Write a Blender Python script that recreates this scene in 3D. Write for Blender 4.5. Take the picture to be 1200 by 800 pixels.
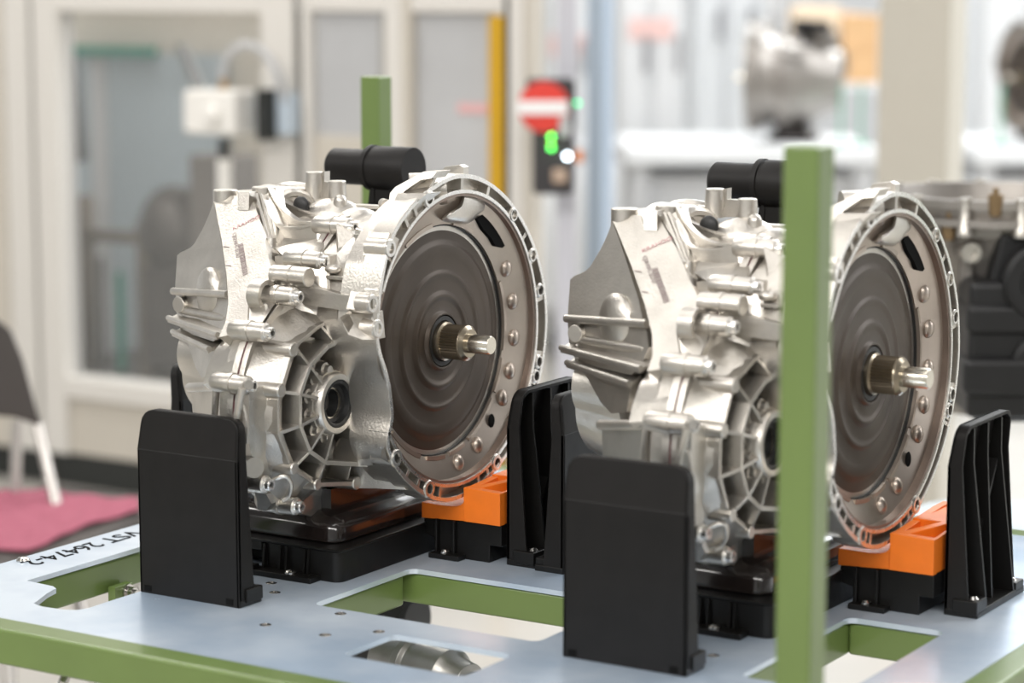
import bpy, bmesh, math, random
import numpy as np
from mathutils import Vector, Matrix
random.seed(4)
scn = bpy.context.scene
for o in list(bpy.data.objects): bpy.data.objects.remove(o, do_unlink=True)
COL = scn.collection
R = math.radians

# ------------------------------------------------------------------ camera, light, exposure
FPX = 2833.0                      # focal length in pixels of a 1200 px wide frame (85 mm)
YAW, PITCH = R(58.0), R(8.5)
ZT, ZC = 0.80, 0.275              # rack deck height, gearbox axis height above deck
CAM = np.array([1.63134, -2.44450, 1.51296])
VR = np.array([math.sin(YAW), math.cos(YAW), 0.0])
_v = np.array([-math.cos(YAW), math.sin(YAW), 0.0]); _u = np.array([0, 0, 1.0])
VF = _v*math.cos(PITCH) - _u*math.sin(PITCH)
VU = _v*math.sin(PITCH) + _u*math.cos(PITCH)
cd = bpy.data.cameras.new('camera'); cam = bpy.data.objects.new('camera', cd); COL.objects.link(cam)
cd.sensor_width = 36.0; cd.lens = 36.0*FPX/1200.0; cd.clip_start = 0.05; cd.clip_end = 200
cam.location = Vector(CAM)
cam.rotation_euler = Matrix((tuple(VR), tuple(VU), tuple(-VF))).transposed().to_euler()
cd.dof.use_dof = True; cd.dof.focus_distance = 2.93; cd.dof.aperture_fstop = 2.7
scn.camera = cam

w = bpy.data.worlds.new('hall_air'); scn.world = w; w.use_nodes = True
w.node_tree.nodes['Background'].inputs[0].default_value = (1.0, 0.985, 0.96, 1)
w.node_tree.nodes['Background'].inputs[1].default_value = 0.30

def area(name, loc, sx, sy, power, rot=(0, 0, 0), col=(1, 0.97, 0.93)):
    l = bpy.data.lights.new(name, 'AREA'); l.shape = 'RECTANGLE'; l.size = sx; l.size_y = sy
    l.energy = power; l.color = col
    o = bpy.data.objects.new(name, l); COL.objects.link(o); o.location = loc; o.rotation_euler = rot
    return o
area('ceiling_and_fill_light', (-0.9, -0.6, 3.9), 0.5, 4.0, 36)
area('ceiling_and_fill_light', (1.1, 0.4, 3.9), 0.5, 4.0, 30)
area('ceiling_and_fill_light', (2.6, -4.2, 4.2), 6.0, 0.6, 250, (R(38), 0, R(20)))
area('ceiling_and_fill_light', (-1.6, -4.4, 4.2), 5.0, 0.6, 170, (R(38), 0, R(-15)))
area('ceiling_and_fill_light', (-3.2, 2.6, 4.2), 0.6, 5.0, 190, col=(1, .97, .93))
area('ceiling_and_fill_light', (1.5, 4.5, 4.6), 5.0, 2.0, 300, col=(.97, .985, 1))
area('ceiling_and_fill_light', (-2.0, 9.0, 5.2), 6.0, 3.0, 800, col=(.95, .98, 1))
area('ceiling_and_fill_light', (8.0, 9.0, 5.2), 4.0, 4.0, 1000, col=(.97, .985, 1))  # unseen lamp added to brighten the hall reflected in the flange face
scn.view_settings.view_transform = 'Standard'; scn.view_settings.look = 'None'
scn.view_settings.gamma = 1.0; scn.view_settings.use_curve_mapping = False
scn.view_settings.exposure = -0.2

# ------------------------------------------------------------------ measuring helpers
C0 = np.array([0, 0, ZT+ZC])
def W(px, py, X=None, Y=None, Z=None, D=None):
    """world point seen in direction (px,py) on a known plane (X, Y, Z) or at depth D"""
    d = VF + VR*(px-600)/FPX + VU*(400-py)/FPX
    if D is not None: t = D
    elif X is not None: t = (X-CAM[0])/d[0]
    elif Y is not None: t = (Y-CAM[1])/d[1]
    else: t = (Z-CAM[2])/d[2]
    return Vector(CAM + d*t)
def q(px, py, X=None, Y=None, Z=None):
    """the same in the frame of the first gearbox (origin: centre of its converter)"""
    return W(px, py, X=X, Y=Y, Z=None if Z is None else Z+C0[2]) - Vector(C0)

# ------------------------------------------------------------------ materials
MATS = {}
def mat(name, col, rough=0.5, metal=0.0, noise=0.0, nscale=30.0, bump=0.0, bscale=200.0, emit=0.0, trans=0.0,
        col2=None, coat=0.0, alpha=1.0, spec=0.5):
    if name in MATS: return MATS[name]
    m = bpy.data.materials.new(name); m.use_nodes = True; nt = m.node_tree; b = nt.nodes['Principled BSDF']
    b.inputs['Base Color'].default_value = (*col, 1); b.inputs['Roughness'].default_value = rough
    b.inputs['Metallic'].default_value = metal; b.inputs['Specular IOR Level'].default_value = spec
    if coat: b.inputs['Coat Weight'].default_value = coat; b.inputs['Coat Roughness'].default_value = 0.1
    if trans: b.inputs['Transmission Weight'].default_value = trans
    if alpha < 1: b.inputs['Alpha'].default_value = alpha
    if emit:
        b.inputs['Emission Color'].default_value = (*col, 1); b.inputs['Emission Strength'].default_value = emit
    tc = nt.nodes.new('ShaderNodeTexCoord')
    if noise or col2:
        n = nt.nodes.new('ShaderNodeTexNoise'); n.inputs['Scale'].default_value = nscale; n.inputs['Detail'].default_value = 6
        nt.links.new(tc.outputs['Object'], n.inputs['Vector'])
        r = nt.nodes.new('ShaderNodeValToRGB')
        c2 = col2 or tuple(max(0, c*(1-noise)) for c in col)
        r.color_ramp.elements[0].color = (*c2, 1); r.color_ramp.elements[0].position = 0.36
        r.color_ramp.elements[1].color = (*col, 1); r.color_ramp.elements[1].position = 0.62
        nt.links.new(n.outputs['Fac'], r.inputs['Fac']); nt.links.new(r.outputs['Color'], b.inputs['Base Color'])
        mr = nt.nodes.new('ShaderNodeMapRange'); mr.inputs['To Min'].default_value = min(1, rough*1.2); mr.inputs['To Max'].default_value = rough*0.85
        nt.links.new(n.outputs['Fac'], mr.inputs['Value']); nt.links.new(mr.outputs['Result'], b.inputs['Roughness'])
    if bump:
        n2 = nt.nodes.new('ShaderNodeTexNoise'); n2.inputs['Scale'].default_value = bscale; n2.inputs['Detail'].default_value = 4
        nt.links.new(tc.outputs['Object'], n2.inputs['Vector'])
        bp = nt.nodes.new('ShaderNodeBump'); bp.inputs['Strength'].default_value = bump; bp.inputs['Distance'].default_value = 0.002
        nt.links.new(n2.outputs['Fac'], bp.inputs['Height']); nt.links.new(bp.outputs['Normal'], b.inputs['Normal'])
    MATS[name] = m
    return m
ALU = mat('cast_aluminium', (0.62, 0.588, 0.54), 0.34, 0.95, noise=0.16, nscale=22, bump=0.25, bscale=380)
ALU_M = mat('machined_aluminium', (0.80, 0.785, 0.76), 0.27, 0.92, noise=0.06, nscale=60)
ALU_IN = mat('bell_inner_casting', (0.29, 0.23, 0.195), 0.38, 0.75, noise=0.18, nscale=14, bump=0.15)  # aluminium browned: oil film plus the dark converter's reflection put into the colour
STEEL_D = mat('dark_phosphated_steel', (0.070, 0.053, 0.040), 0.42, 0.45, noise=0.28, nscale=9, col2=(0.054, 0.041, 0.031))
RING = mat('bell_ring_casting', (0.46, 0.395, 0.34), 0.34, 0.8, noise=0.15, nscale=14)  # darker base colour carries the dim reflections on this ring
STEEL = mat('bright_steel', (0.62, 0.58, 0.50), 0.22, 1.0)
SPLINE = mat('oiled_steel', (0.34, 0.29, 0.22), 0.3, 0.95)
BLACK_P = mat('black_moulded_plastic', (0.006, 0.0055, 0.005), 0.42, 0.0, spec=0.30, noise=0.25, nscale=40, bump=0.08, bscale=300)
BLACK_F = mat('matt_black_plastic', (0.0085, 0.0075, 0.007), 0.5, 0.0, spec=0.25, noise=0.2, nscale=30)
BLACK_G = mat('glossy_black_plastic', (0.015, 0.011, 0.010), 0.16, 0.0, coat=0.3)
RUBBER = mat('black_rubber', (0.012, 0.012, 0.012), 0.5)
ORANGE = mat('orange_plastic', (0.95, 0.21, 0.015), 0.42, noise=0.12, nscale=18)
GREEN = mat('green_paint', (0.135, 0.20, 0.055), 0.32, 0.0, noise=0.10, nscale=7, coat=0.25)
ZINC = mat('zinc_plated_sheet', (0.72, 0.81, 0.92), 0.25, 0.45, nscale=4.5, col2=(0.45, 0.56, 0.70), bump=0.05, bscale=60)
CHROME = mat('chrome_screw', (0.6, 0.58, 0.55), 0.2, 1.0)
INK = mat('grey_ink', (0.34, 0.28, 0.27), 0.7)
INK_R = mat('red_ink', (0.50, 0.26, 0.27), 0.7)
HOLE_STAMP = mat('hole_and_stamp_dark', (0.006, 0.006, 0.006), 0.9, spec=0.1)  # near-black for stamped figures, and for the shade inside holes and slots
PRIMER = mat('dark_red_gasket', (0.10, 0.03, 0.035), 0.6)

# ------------------------------------------------------------------ mesh builder
class MB:
    def __init__(s): s.bm = bmesh.new()
    def face(s, vs):
        try: s.bm.faces.new(vs)
        except ValueError: pass
    def verts(s, pts): return [s.bm.verts.new(Vector(p)) for p in pts]
    def prism(s, pts, d):
        """closed solid: polygon pts extruded by vector d"""
        d = Vector(d); a = s.verts(pts); b = s.verts([Vector(p)+d for p in pts]); n = len(pts)
        s.face(a[::-1]); s.face(b)
        for i in range(n): s.face([a[i], a[(i+1) % n], b[(i+1) % n], b[i]])
        return s
    def box(s, c, sz, rz=0.0, rx=0.0, ry=0.0):
        M = Matrix.Translation(Vector(c)) @ Matrix.Rotation(rz, 4, 'Z') @ Matrix.Rotation(ry, 4, 'Y') @ Matrix.Rotation(rx, 4, 'X')
        x, y, z = [k/2 for k in sz]
        p = [M @ Vector(k) for k in ((-x, -y, -z), (x, -y, -z), (x, y, -z), (-x, y, -z))]
        return s.prism(p, M.to_3x3() @ Vector((0, 0, sz[2])))
    def rings(s, rs, cap0=True, cap1=True, closed=True):
        vs = [s.verts(r) for r in rs]; n = len(rs[0])
        for a, b in zip(vs, vs[1:]):
            for i in range(n if closed else n-1): s.face([a[i], a[(i+1) % n], b[(i+1) % n], b[i]])
        if cap0: s.face(vs[0][::-1])
        if cap1: s.face(vs[-1])
        return s
    def lathe(s, p, axis, prof, n=24, cap0=True, cap1=True):
        """prof: list of (distance along axis, radius)"""
        p = Vector(p); a = Vector(axis).normalized(); t = a.orthogonal().normalized(); b = a.cross(t)
        return s.rings([[p + a*d + (t*math.cos(2*math.pi*i/n) + b*math.sin(2*math.pi*i/n))*max(r, 1e-5) for i in range(n)] for d, r in prof], cap0, cap1)
    def cyl(s, p0, p1, r0, r1=None, n=20):
        p0 = Vector(p0); p1 = Vector(p1); return s.lathe(p0, p1-p0, [(0, r0), ((p1-p0).length, r0 if r1 is None else r1)], n)
    def tube(s, pts, r, n=10):
        pts = [Vector(p) for p in pts]; rs = []; up = None
        for i, p in enumerate(pts):
            t = (pts[min(i+1, len(pts)-1)] - pts[max(i-1, 0)]).normalized()
            if up is None: up = t.orthogonal().normalized()
            up = (up - t*up.dot(t)).normalized(); b = t.cross(up); rr = r[i] if isinstance(r, (list, tuple)) else r
            rs.append([p + (up*math.cos(2*math.pi*k/n) + b*math.sin(2*math.pi*k/n))*rr for k in range(n)])
        return s.rings(rs)
    def beam(s, p0, p1, wdir, wid, depth_vec):
        """rib: crest from p0 to p1, width wid along wdir, body going down depth_vec"""
        p0 = Vector(p0); p1 = Vector(p1); wv = Vector(wdir).normalized()*wid/2
        return s.prism([p0-wv, p1-wv, p1+wv, p0+wv], depth_vec)
    def blob(s, c, rad, M=None, n=20, m=12):
        c = Vector(c); rs = []
        for j in range(m+1):
            f = math.pi*j/m - math.pi/2
            ring = []
            for i in range(n):
                v = Vector((math.cos(f)*math.cos(2*math.pi*i/n)*rad[0], math.cos(f)*math.sin(2*math.pi*i/n)*rad[1], math.sin(f)*rad[2]))
                if abs(math.cos(f)) < 1e-6: v += Vector((1e-6*math.cos(2*math.pi*i/n), 1e-6*math.sin(2*math.pi*i/n), 0))
                ring.append(c + (M @ v if M else v))
            rs.append(ring)
        return s.rings(rs)
    def build(s, name, m, parent=None, bevel=0.0, smooth=35.0, seg=2):
        bm = s.bm
        bmesh.ops.recalc_face_normals(bm, faces=bm.faces[:])
        for f in bm.faces: f.smooth = True
        lim = R(smooth)
        for e in bm.edges:
            if len(e.link_faces) == 2 and e.calc_face_angle(0) > lim: e.smooth = False
        me = bpy.data.meshes.new(name); bm.to_mesh(me); bm.free(); me.materials.append(m)
        o = bpy.data.objects.new(name, me); COL.objects.link(o)
        if parent is not None: o.parent = parent
        if bevel:
            b = o.modifiers.new('bevel', 'BEVEL'); b.width = bevel; b.segments = seg; b.limit_method = 'ANGLE'; b.angle_limit = R(32)
            b.harden_normals = True
        return o
def tag(o, label=None, cat=None, group=None, kind=None):
    if label: o['label'] = label
    if cat: o['category'] = cat
    if group: o['group'] = group
    if kind: o['kind'] = kind
    return o
def empty(name, loc=(0, 0, 0), rz=0.0):
    o = bpy.data.objects.new(name, None); COL.objects.link(o); o.location = Vector(loc); o.rotation_euler = (0, 0, rz)
    o.empty_display_size = 0.05
    return o
def copy_tree(o, parent=None):
    c = o.copy(); COL.objects.link(c); c.parent = parent
    for ch in list(o.children): copy_tree(ch, c)
    return c
def inst(src, name, parent, loc=(0, 0, 0), rot=None, scale=None):
    o = bpy.data.objects.new(name, src.data); COL.objects.link(o); o.parent = parent; o.location = Vector(loc)
    if rot: o.rotation_euler = rot
    if scale: o.scale = scale
    for md in src.modifiers:
        if md.type == 'BEVEL':
            b = o.modifiers.new('bevel', 'BEVEL'); b.width = md.width; b.segments = md.segments; b.limit_method = 'ANGLE'; b.angle_limit = md.angle_limit; b.harden_normals = True
    return o
def rrect(x0, y0, x1, y1, r, n=5):
    pts = []
    for cx, cy, a0 in ((x1-r, y1-r, 0), (x0+r, y1-r, 90), (x0+r, y0+r, 180), (x1-r, y0+r, 270)):
        for k in range(n+1):
            a = R(a0 + 90*k/n); pts.append((cx + r*math.cos(a), cy + r*math.sin(a)))
    return pts
def plate_mesh(mb, outer, holes, z0, z1):
    bm = mb.bm
    es = []
    for loop in [outer] + holes:
        vs = mb.verts([(x, y, z0) for x, y in loop])
        for i in range(len(vs)): es.append(bm.edges.new((vs[i], vs[(i+1) % len(vs)])))
    g = bmesh.ops.triangle_fill(bm, edges=es, use_beauty=True)
    fs = [f for f in g['geom'] if isinstance(f, bmesh.types.BMFace)]
    ex = bmesh.ops.extrude_face_region(bm, geom=fs)
    bmesh.ops.translate(bm, verts=[v for v in ex['geom'] if isinstance(v, bmesh.types.BMVert)], vec=(0, 0, z1-z0))
    return mb
def text_mesh(name, s, size, m, parent, loc, rot, depth=0.0004):
    cu = bpy.data.curves.new(name, 'FONT'); cu.body = s; cu.size = size; cu.extrude = depth
    cu.align_x = 'LEFT'
    t = bpy.data.objects.new(name+'_tmp', cu); COL.objects.link(t)
    dg = bpy.context.evaluated_depsgraph_get(); me = bpy.data.meshes.new_from_object(t.evaluated_get(dg))
    bpy.data.objects.remove(t, do_unlink=True)
    me.name = name; me.materials.clear(); me.materials.append(m)
    o = bpy.data.objects.new(name, me); COL.objects.link(o); o.parent = parent
    o.location = loc; o.rotation_euler = rot
    return o

# ------------------------------------------------------------------ the hall
FLOORM = mat('sealed_floor', (0.46, 0.44, 0.405), 0.28, noise=0.08, nscale=1.5)
WALLM = mat('hall_wall_paint', (0.86, 0.87, 0.88), 0.6, noise=0.04, nscale=0.8)
BEIGE = mat('cream_powder_coat', (0.56, 0.52, 0.455), 0.4)
BEIGE_L = mat('pale_cream_paint', (0.68, 0.655, 0.615), 0.4)
LGREY = mat('pale_grey_panel', (0.50, 0.505, 0.515), 0.35, noise=0.10, nscale=3)
BLUEGREY = mat('blue_grey_sheet', (0.40, 0.46, 0.50), 0.35, noise=0.06, nscale=2)
DARKGAP = mat('dark_gap_and_strip', (0.02, 0.022, 0.02), 0.6)  # near-black for dark parts, and for the shade in frame gaps
YELLOW = mat('yellow_paint', (0.58, 0.33, 0.01), 0.4)
WHITEP = mat('white_plastic', (0.82, 0.80, 0.76), 0.4)
WHITEM = mat('white_sheet_metal', (0.72, 0.735, 0.75), 0.4)
PINK = mat('pink_cloth', (0.34, 0.085, 0.13), 0.85, noise=0.15, nscale=60, bump=0.4, bscale=400)
TEAL = mat('teal_green_paint', (0.02, 0.22, 0.15), 0.4)
BROWNGREY = mat('grey_brown_casting', (0.10, 0.088, 0.08), 0.5, 0.3, noise=0.3, nscale=8)
GLASS = mat('guard_window_glass', (0.9, 0.95, 0.95), 0.05, alpha=0.05)
m = MB(); m.box((1.0, 5.0, -0.05), (22, 24, 0.10)); tag(m.build('floor', FLOORM), kind='structure')
m = MB(); m.box((1.0, 16.5, 3.0), (22, 0.2, 6.0)); tag(m.build('wall_back', WALLM), kind='structure')
m = MB(); m.box((1.0, -7.0, 3.0), (22, 0.2, 6.0)); tag(m.build('wall_front', WALLM), kind='structure')
m = MB(); m.box((11.9, 5.0, 3.0), (0.2, 23, 6.0)); tag(m.build('wall_right', WALLM), kind='structure')
m = MB(); m.box((-9.9, 5.0, 3.0), (0.2, 23, 6.0)); tag(m.build('wall_left', WALLM), kind='structure')

# ------------------------------------------------------------------ gearbox (frame: X = shaft axis, origin = converter centre)
N = 160
TH = [2*math.pi*i/N for i in range(N)]
def outline(center, pts, smooth=2):
    """star-shaped closed outline in YZ, N points, from a handful of (Y,Z) points"""
    cy, cz = center
    ar = sorted((math.atan2(z-cz, y-cy) % (2*math.pi), math.hypot(y-cy, z-cz)) for y, z in pts)
    a = np.array([k[0] for k in ar]); rr = np.array([k[1] for k in ar])
    a = np.concatenate([a-2*math.pi, a, a+2*math.pi]); rr = np.concatenate([rr, rr, rr])
    v = np.interp(TH, a, rr)
    for _ in range(smooth): v = (np.roll(v, 1) + 2*v + np.roll(v, -1))/4
    return [(cy + v[i]*math.cos(TH[i]), cz + v[i]*math.sin(TH[i])) for i in range(N)]
def ring3(X, yz): return [Vector((X, y, z)) for y, z in yz]
def scale_yz(yz, k, c=(0, 0)): return [(c[0]+(y-c[0])*k, c[1]+(z-c[1])*k) for y, z in yz]
def offset_yz(yz, d):
    out = []; n = len(yz)
    for i in range(n):
        a = Vector(yz[i-1]); b = Vector(yz[(i+1) % n]); t = (b-a).normalized(); out.append((yz[i][0]+t.y*d, yz[i][1]-t.x*d))
    return out
def mix_yz(a, b, k): return [(p[0]*(1-k)+r[0]*k, p[1]*(1-k)+r[1]*k) for p, r in zip(a, b)]
def ring_solid(mb, inn, out, x0, x1, rng=None):
    rs = [[Vector((x0, *inn[i])), Vector((x0, *out[i])), Vector((x1, *out[i])), Vector((x1, *inn[i]))] for i in (range(N) if rng is None else rng)]
    if rng is None: rs.append([v.copy() for v in rs[0]]); mb.rings(rs, False, False)
    else: mb.rings(rs)
def idx(deg): return int(round(deg/360*N))
def arc_idx(a, b): return [i % N for i in range(idx(a), idx(b)+1)]
def resample(pts, n):
    pts = [Vector(p) for p in pts]; L = [0]
    for a, b in zip(pts, pts[1:]): L.append(L[-1]+(b-a).length)
    out = []
    for k in range(n):
        t = L[-1]*k/(n-1); j = 0
        while j < len(pts)-2 and L[j+1] < t: j += 1
        out.append(pts[j].lerp(pts[j+1], (t-L[j])/max(L[j+1]-L[j], 1e-9)))
    return out
def smooth_line(pts, it=2):
    pts = [Vector(p) for p in pts]
    for _ in range(it):
        o = [pts[0]]
        for a, b in zip(pts, pts[1:]): o += [a.lerp(b, .25), a.lerp(b, .75)]
        pts = o + [pts[-1]]
    return pts
def strip_solid(mb, A, B, th, n=14):
    """skin between two space curves, with thickness vector th"""
    A = resample(A, n); B = resample(B, n); th = Vector(th)
    mb.rings([[a, b, b+th, a+th] for a, b in zip(A, B)])
def pan(mb, pts, th, Y=None):
    """plate whose corners are (px,py,Y)"""
    mb.prism([q(p[0], p[1], Y=(p[2] if len(p) > 2 else Y)) for p in pts], th)
def rib_x(mb, a, b, wd=0.0042, depth=0.04):
    a = Vector(a); b = Vector(b); d = (b-a); wdir = d.cross(Vector((1, 0, 0)))
    mb.beam(a, b, wdir, wd, (-depth, 0, 0))

XF = 0.024
Ro = outline((0, 0), [(r*math.cos(R(a)), r*math.sin(R(a))) for a, r in (
    (0, .214), (15, .213), (30, .209), (45, .206), (60, .205), (75, .2055), (90, .2055), (105, .2015), (120, .2005), (131, .2), (137, .197), (148, .187),
    (158, .180), (164, .177), (171, .174), (178, .166), (185, .156), (193, .151), (200, .1535), (207, .158), (211, .173), (214, .184), (222, .189), (235, .190),
    (245, .192), (255, .195), (264, .197), (280, .196), (300, .197), (320, .202), (340, .210))], 1)
circ = lambda r, c=(0, 0): [(c[0]+r*math.cos(t), c[1]+r*math.sin(t)) for t in TH]
_ri = circ(.178, (.008, .003))
Ri = []
for (y, z), (yo, zo) in zip(_ri, Ro):
    r = math.hypot(y, z); ro = math.hypot(yo, zo); r = min(r, ro-.0055); t = math.atan2(zo, yo); Ri.append((r*math.cos(t), r*math.sin(t)))
def rad(p): return math.hypot(*p)
spl_px = [(392, 256), (387, 274), (372, 296), (353, 315), (337, 336), (321, 358), (306, 378), (291, 400), (280, 438), (275, 470), (277, 520), (289, 560), (322, 592), (352, 600)]
spl = [tuple(q(x, y, X=-.104))[1:] for x, y in spl_px]
SPC = (-.10, -.03)
SPL = outline(SPC, spl + [(-.07, -.215), (0, -.2), (.09, -.165), (.15, -.06), (.15, .05), (.09, .13), (.0, .155), (-.05, .152)], 1)

def make_gearbox():
    g = empty('transmission')
    # ---- bell housing: flange rims, pockets, bosses and the cast cone behind them
    m = MB()
    ring_solid(m, offset_yz(Ro, -.0055), Ro, -.004, XF)
    wide = [i for i in range(N) if rad(Ro[i])-rad(Ri[i]) > .012]
    s0 = idx(212); s1 = idx(152)+N
    arcs = [i % N for i in range(s0, s1+1)]
    ring_solid(m, Ri, offset_yz(Ri, .0045), -.004, XF, arcs)
    ring_solid(m, Ri, offset_yz(Ro, -.002), -.006, .008, arcs)
    webs = [(543, 221), (572, 231), (480, 270), (492, 260), (449, 345), (478, 556), (492, 573), (516, 580), (560, 562), (572, 552), (617, 272), (606, 250), (628, 305), (628, 290), (637, 350), (637, 333), (637, 415), (634, 448), (629, 461)]
    for px, py in webs:
        p = q(px, py, X=XF); a = math.atan2(p.z, p.y); i = int(round((a % (2*math.pi))/(2*math.pi)*N)) % N
        m.beam((XF-.001, *Ri[i]), (XF-.001, *Ro[i]), Vector((1, 0, 0)).cross(Vector((0, *Ro[i]))), .0055, (-.02, 0, 0))
    bosses = [(506, 246), (600, 257), (623, 301), (632, 341), (633, 424), (630, 441), (458, 291), (584, 546), (467, 534), (504, 571), (437, 356), (443, 385)]
    hole_pts = []
    def boss_pos(px, py):
        p = q(px, py, X=XF+.0015); t = math.atan2(p.z, p.y) % (2*math.pi); i = int(round(t/(2*math.pi)*N)) % N
        if i in arcs and (px, py) not in ((458, 291), (437, 356), (443, 385)): r = (rad(Ri[i])+rad(Ro[i]))/2; p = Vector((p.x, r*math.cos(t), r*math.sin(t)))
        return p
    for px, py in bosses:
        p = boss_pos(px, py); rr = .0095 if px > 590 else .0115
        xs = .006 if px in (437, 443) else -.006
        m.lathe((xs, p.y, p.z), (1, 0, 0), [(0, rr), (XF-xs, rr), (XF-xs+.0015, rr-.0015), (XF-xs+.0015, .0062), (.012-xs+.006, .0062), (.018-xs-.006+.006, 0)], 20)
    # thick lug blocks on the camera side of the flange
    for px, py, wy, wz in ((458, 291, .022, .03), (437, 357, .018, .022)):
        p = q(px, py, X=XF); m.box((XF-.017, p.y+.004, p.z), (.03, wy, wz), rx=R(-25))
    # cone of the bell behind the flange
    B = []
    for y, z in Ro:
        r = rad((y, z)); t = math.atan2(z, y); r2 = min(r*.985, .172); B.append((r2*math.cos(t), r2*math.sin(t)))
    SP9 = scale_yz(SPL, .97, SPC)
    B2 = scale_yz(B, .94)
    Bw = []
    for y, z in Ro:
        r = rad((y, z)); t = math.atan2(z, y); r2 = min(r*.985, .1875); Bw.append((r2*math.cos(t), r2*math.sin(t)))
    secs = [(-.004, Bw), (-.032, Bw), (-.036, B), (-.070, mix_yz(B2, SP9, .05)), (-.090, mix_yz(B2, SP9, .3)), (-.0965, mix_yz(B2, SP9, .8)), (-.0985, SP9), (-.104, SP9)]
    m.rings([ring3(x, s) for x, s in secs], True, True)
    # starter bore on top, its outer barrel, the ear with a hole
    sc_px = smooth_line([Vector((x, y, 0)) for x, y in ((543, 221), (571, 223), (573, 244), (562, 251), (550, 263), (534, 262), (515, 259), (522, 250), (538, 242), (543, 221))], 2)[:-1]
    cx_ = sum(p.x for p in sc_px)/len(sc_px); cy_ = sum(p.y for p in sc_px)/len(sc_px)
    m.rings([[q(cx_+(p.x-cx_)*k, cy_+(p.y-cy_)*k, X=x_) for p in sc_px] for k, x_ in ((1.0, -.02), (1.0, .006), (.93, .012), (.78, .0165), (.5, .0195))])
    a = q(505, 214, Y=-.03); b = q(536, 208, Y=-.0)
    m.cyl((a.x-.03, a.y, a.z-.012), (.012, b.y-.004, b.z-.013), .0225, .0195, 28)
    e = q(531, 200, Y=.03)
    pan(m, [(514, 206, .03), (521, 195.5, .03), (538, 193, .03), (543, 196, .03), (543, 212, .03), (520, 215, .03)], (0, .012, 0))
    # mount arm and flat web left of the barrel
    pan(m, [(456, 232, -.075), (457, 226, -.075), (463, 219, -.075), (496, 201, -.06), (512, 201, -.055), (506, 209, -.06), (493, 211, -.065), (474, 224, -.075), (468, 233, -.078), (466, 255, -.085), (456, 255, -.085)], (0, .03, 0))
    pan(m, [(466, 226.5, -.085), (501, 226.5, -.075), (484, 240, -.09), (470, 258, -.11), (456, 280, -.125), (441, 288, -.125), (432, 272, -.105), (447, 262, -.10), (458, 246, -.09)], (0, .03, 0))
    pan(m, [(474, 226, -.07), (500, 226, -.06), (512, 203, -.045), (497, 203, -.045)], (0, .006, 0))
    # ribs and shelves between split and flange
    pan(m, [(336, 334, -.165), (346, 331, -.165), (400, 345, -.17), (437, 348, -.178), (437, 368, -.178), (412, 365, -.17), (358, 357, -.17)], (0, .012, 0))
    pan(m, [(383, 322, -.14), (433, 327, -.15), (433, 350, -.15), (384, 350, -.145)], (0, .012, 0))
    pan(m, [(384, 300, -.135), (372, 299, -.14), (357, 318, -.15), (384, 345, -.15)], (0, .02, 0))
    pan(m, [(416, 270, -.105), (440, 272, -.11), (440, 310, -.12), (415, 308, -.115)], (0, .02, 0))
    pan(m, [(412, 308, -.115), (440, 308, -.12), (434, 327, -.15), (404, 323, -.135)], (0, .03, 0))
    pan(m, [(394, 262, -.095), (414, 274, -.095), (412, 324, -.12), (396, 322, -.125), (394, 285, -.11)], (0, .03, 0))
    m.tube([q(417, 268, Y=-.105), q(432, 272, Y=-.10)], .002, 8)
    m.beam(q(416, 274, Y=-.11), q(441, 275, Y=-.115), (0, 1, 0), .006, (0, 0, -.004))
    m.beam(q(384, 322, Y=-.145), q(433, 327, Y=-.155), (0, 1, 0), .008, (0, 0, -.004))
    m.blob(q(390, 315, Y=-.14), (.011, .008, .006))
    m.beam(q(384.5, 300, Y=-.14), q(384.5, 342, Y=-.15), (1, 0, 0), .0035, (0, .01, 0))
    # differential cover: outer band, spokes, ring rib, hub
    rim = [q(x, y, X=-.055) for x, y in ((414, 361), (395, 370), (372, 384), (349, 403), (341, 417), (331, 451), (326, 470), (326, 507), (341, 547), (372, 568))]
    sp = [q(x, y, X=-.096) for x, y in ((352, 350), (330, 364), (312, 386), (298, 408), (288, 438), (283, 470), (284, 515), (296, 553), (322, 583), (345, 594))]
    strip_solid(m, rim, sp, (-.004, .012, .0), 22)
    for a, b in zip(rim, rim[1:]): rib_x(m, a + Vector((.0006, 0, 0)), b + Vector((.0006, 0, 0)), .004, .03)
    rngp = [q(429, 398, X=-.022), q(418, 395.5, X=-.03), q(407, 396, X=-.036)] + [q(x, y, X=-.042) for x, y in ((385, 406), (364, 429), (352.5, 462), (352.5, 499), (364, 529), (382, 542))] + [q(420, 544, X=-.03), q(455, 545, X=-.004)]
    for a, b in zip(rngp, rngp[1:]): rib_x(m, a, b, .0052, .045)
    HX = -.034; hub = q(397, 473, X=HX)
    m.lathe((-.08, hub.y, hub.z), (1, 0, 0), [(0, .044), (.02, .042), (.036, .039), (.0362, .0375), (.043, .037), (.046, .035), (.046, .029), (.02, .029), (.02, 0)], 40)
    for k in range(6):     # stepped ledges round the hub
        t = R(95 + k*33); c = Vector((-.046, hub.y+.04*math.cos(t), hub.z+.04*math.sin(t)))
        m.lathe((c.x-.03, c.y, c.z), (1, 0, 0), [(0, .013), (.016, .012), (.0165, .0095), (.026, .009), (.0265, .006), (.033, .0055)], 12)
    spokes = [((347, 407), (364, 429), (382, 454)), ((331, 459), (352.5, 462), (380, 468)), ((327, 508), (352.5, 499), (374, 488)),
              ((345, 548), (364, 529), (382, 500)), ((373, 567), (382, 542), (391, 508)), ((376, 381), (390, 397), None)]
    for ro, ri, hb in spokes:
        a = q(*ro, X=-.055); b = q(*ri, X=-.042); rib_x(m, a, b, .004, .04)
        if hb: rib_x(m, b, q(*hb, X=-.036), .0036, .04)
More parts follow.
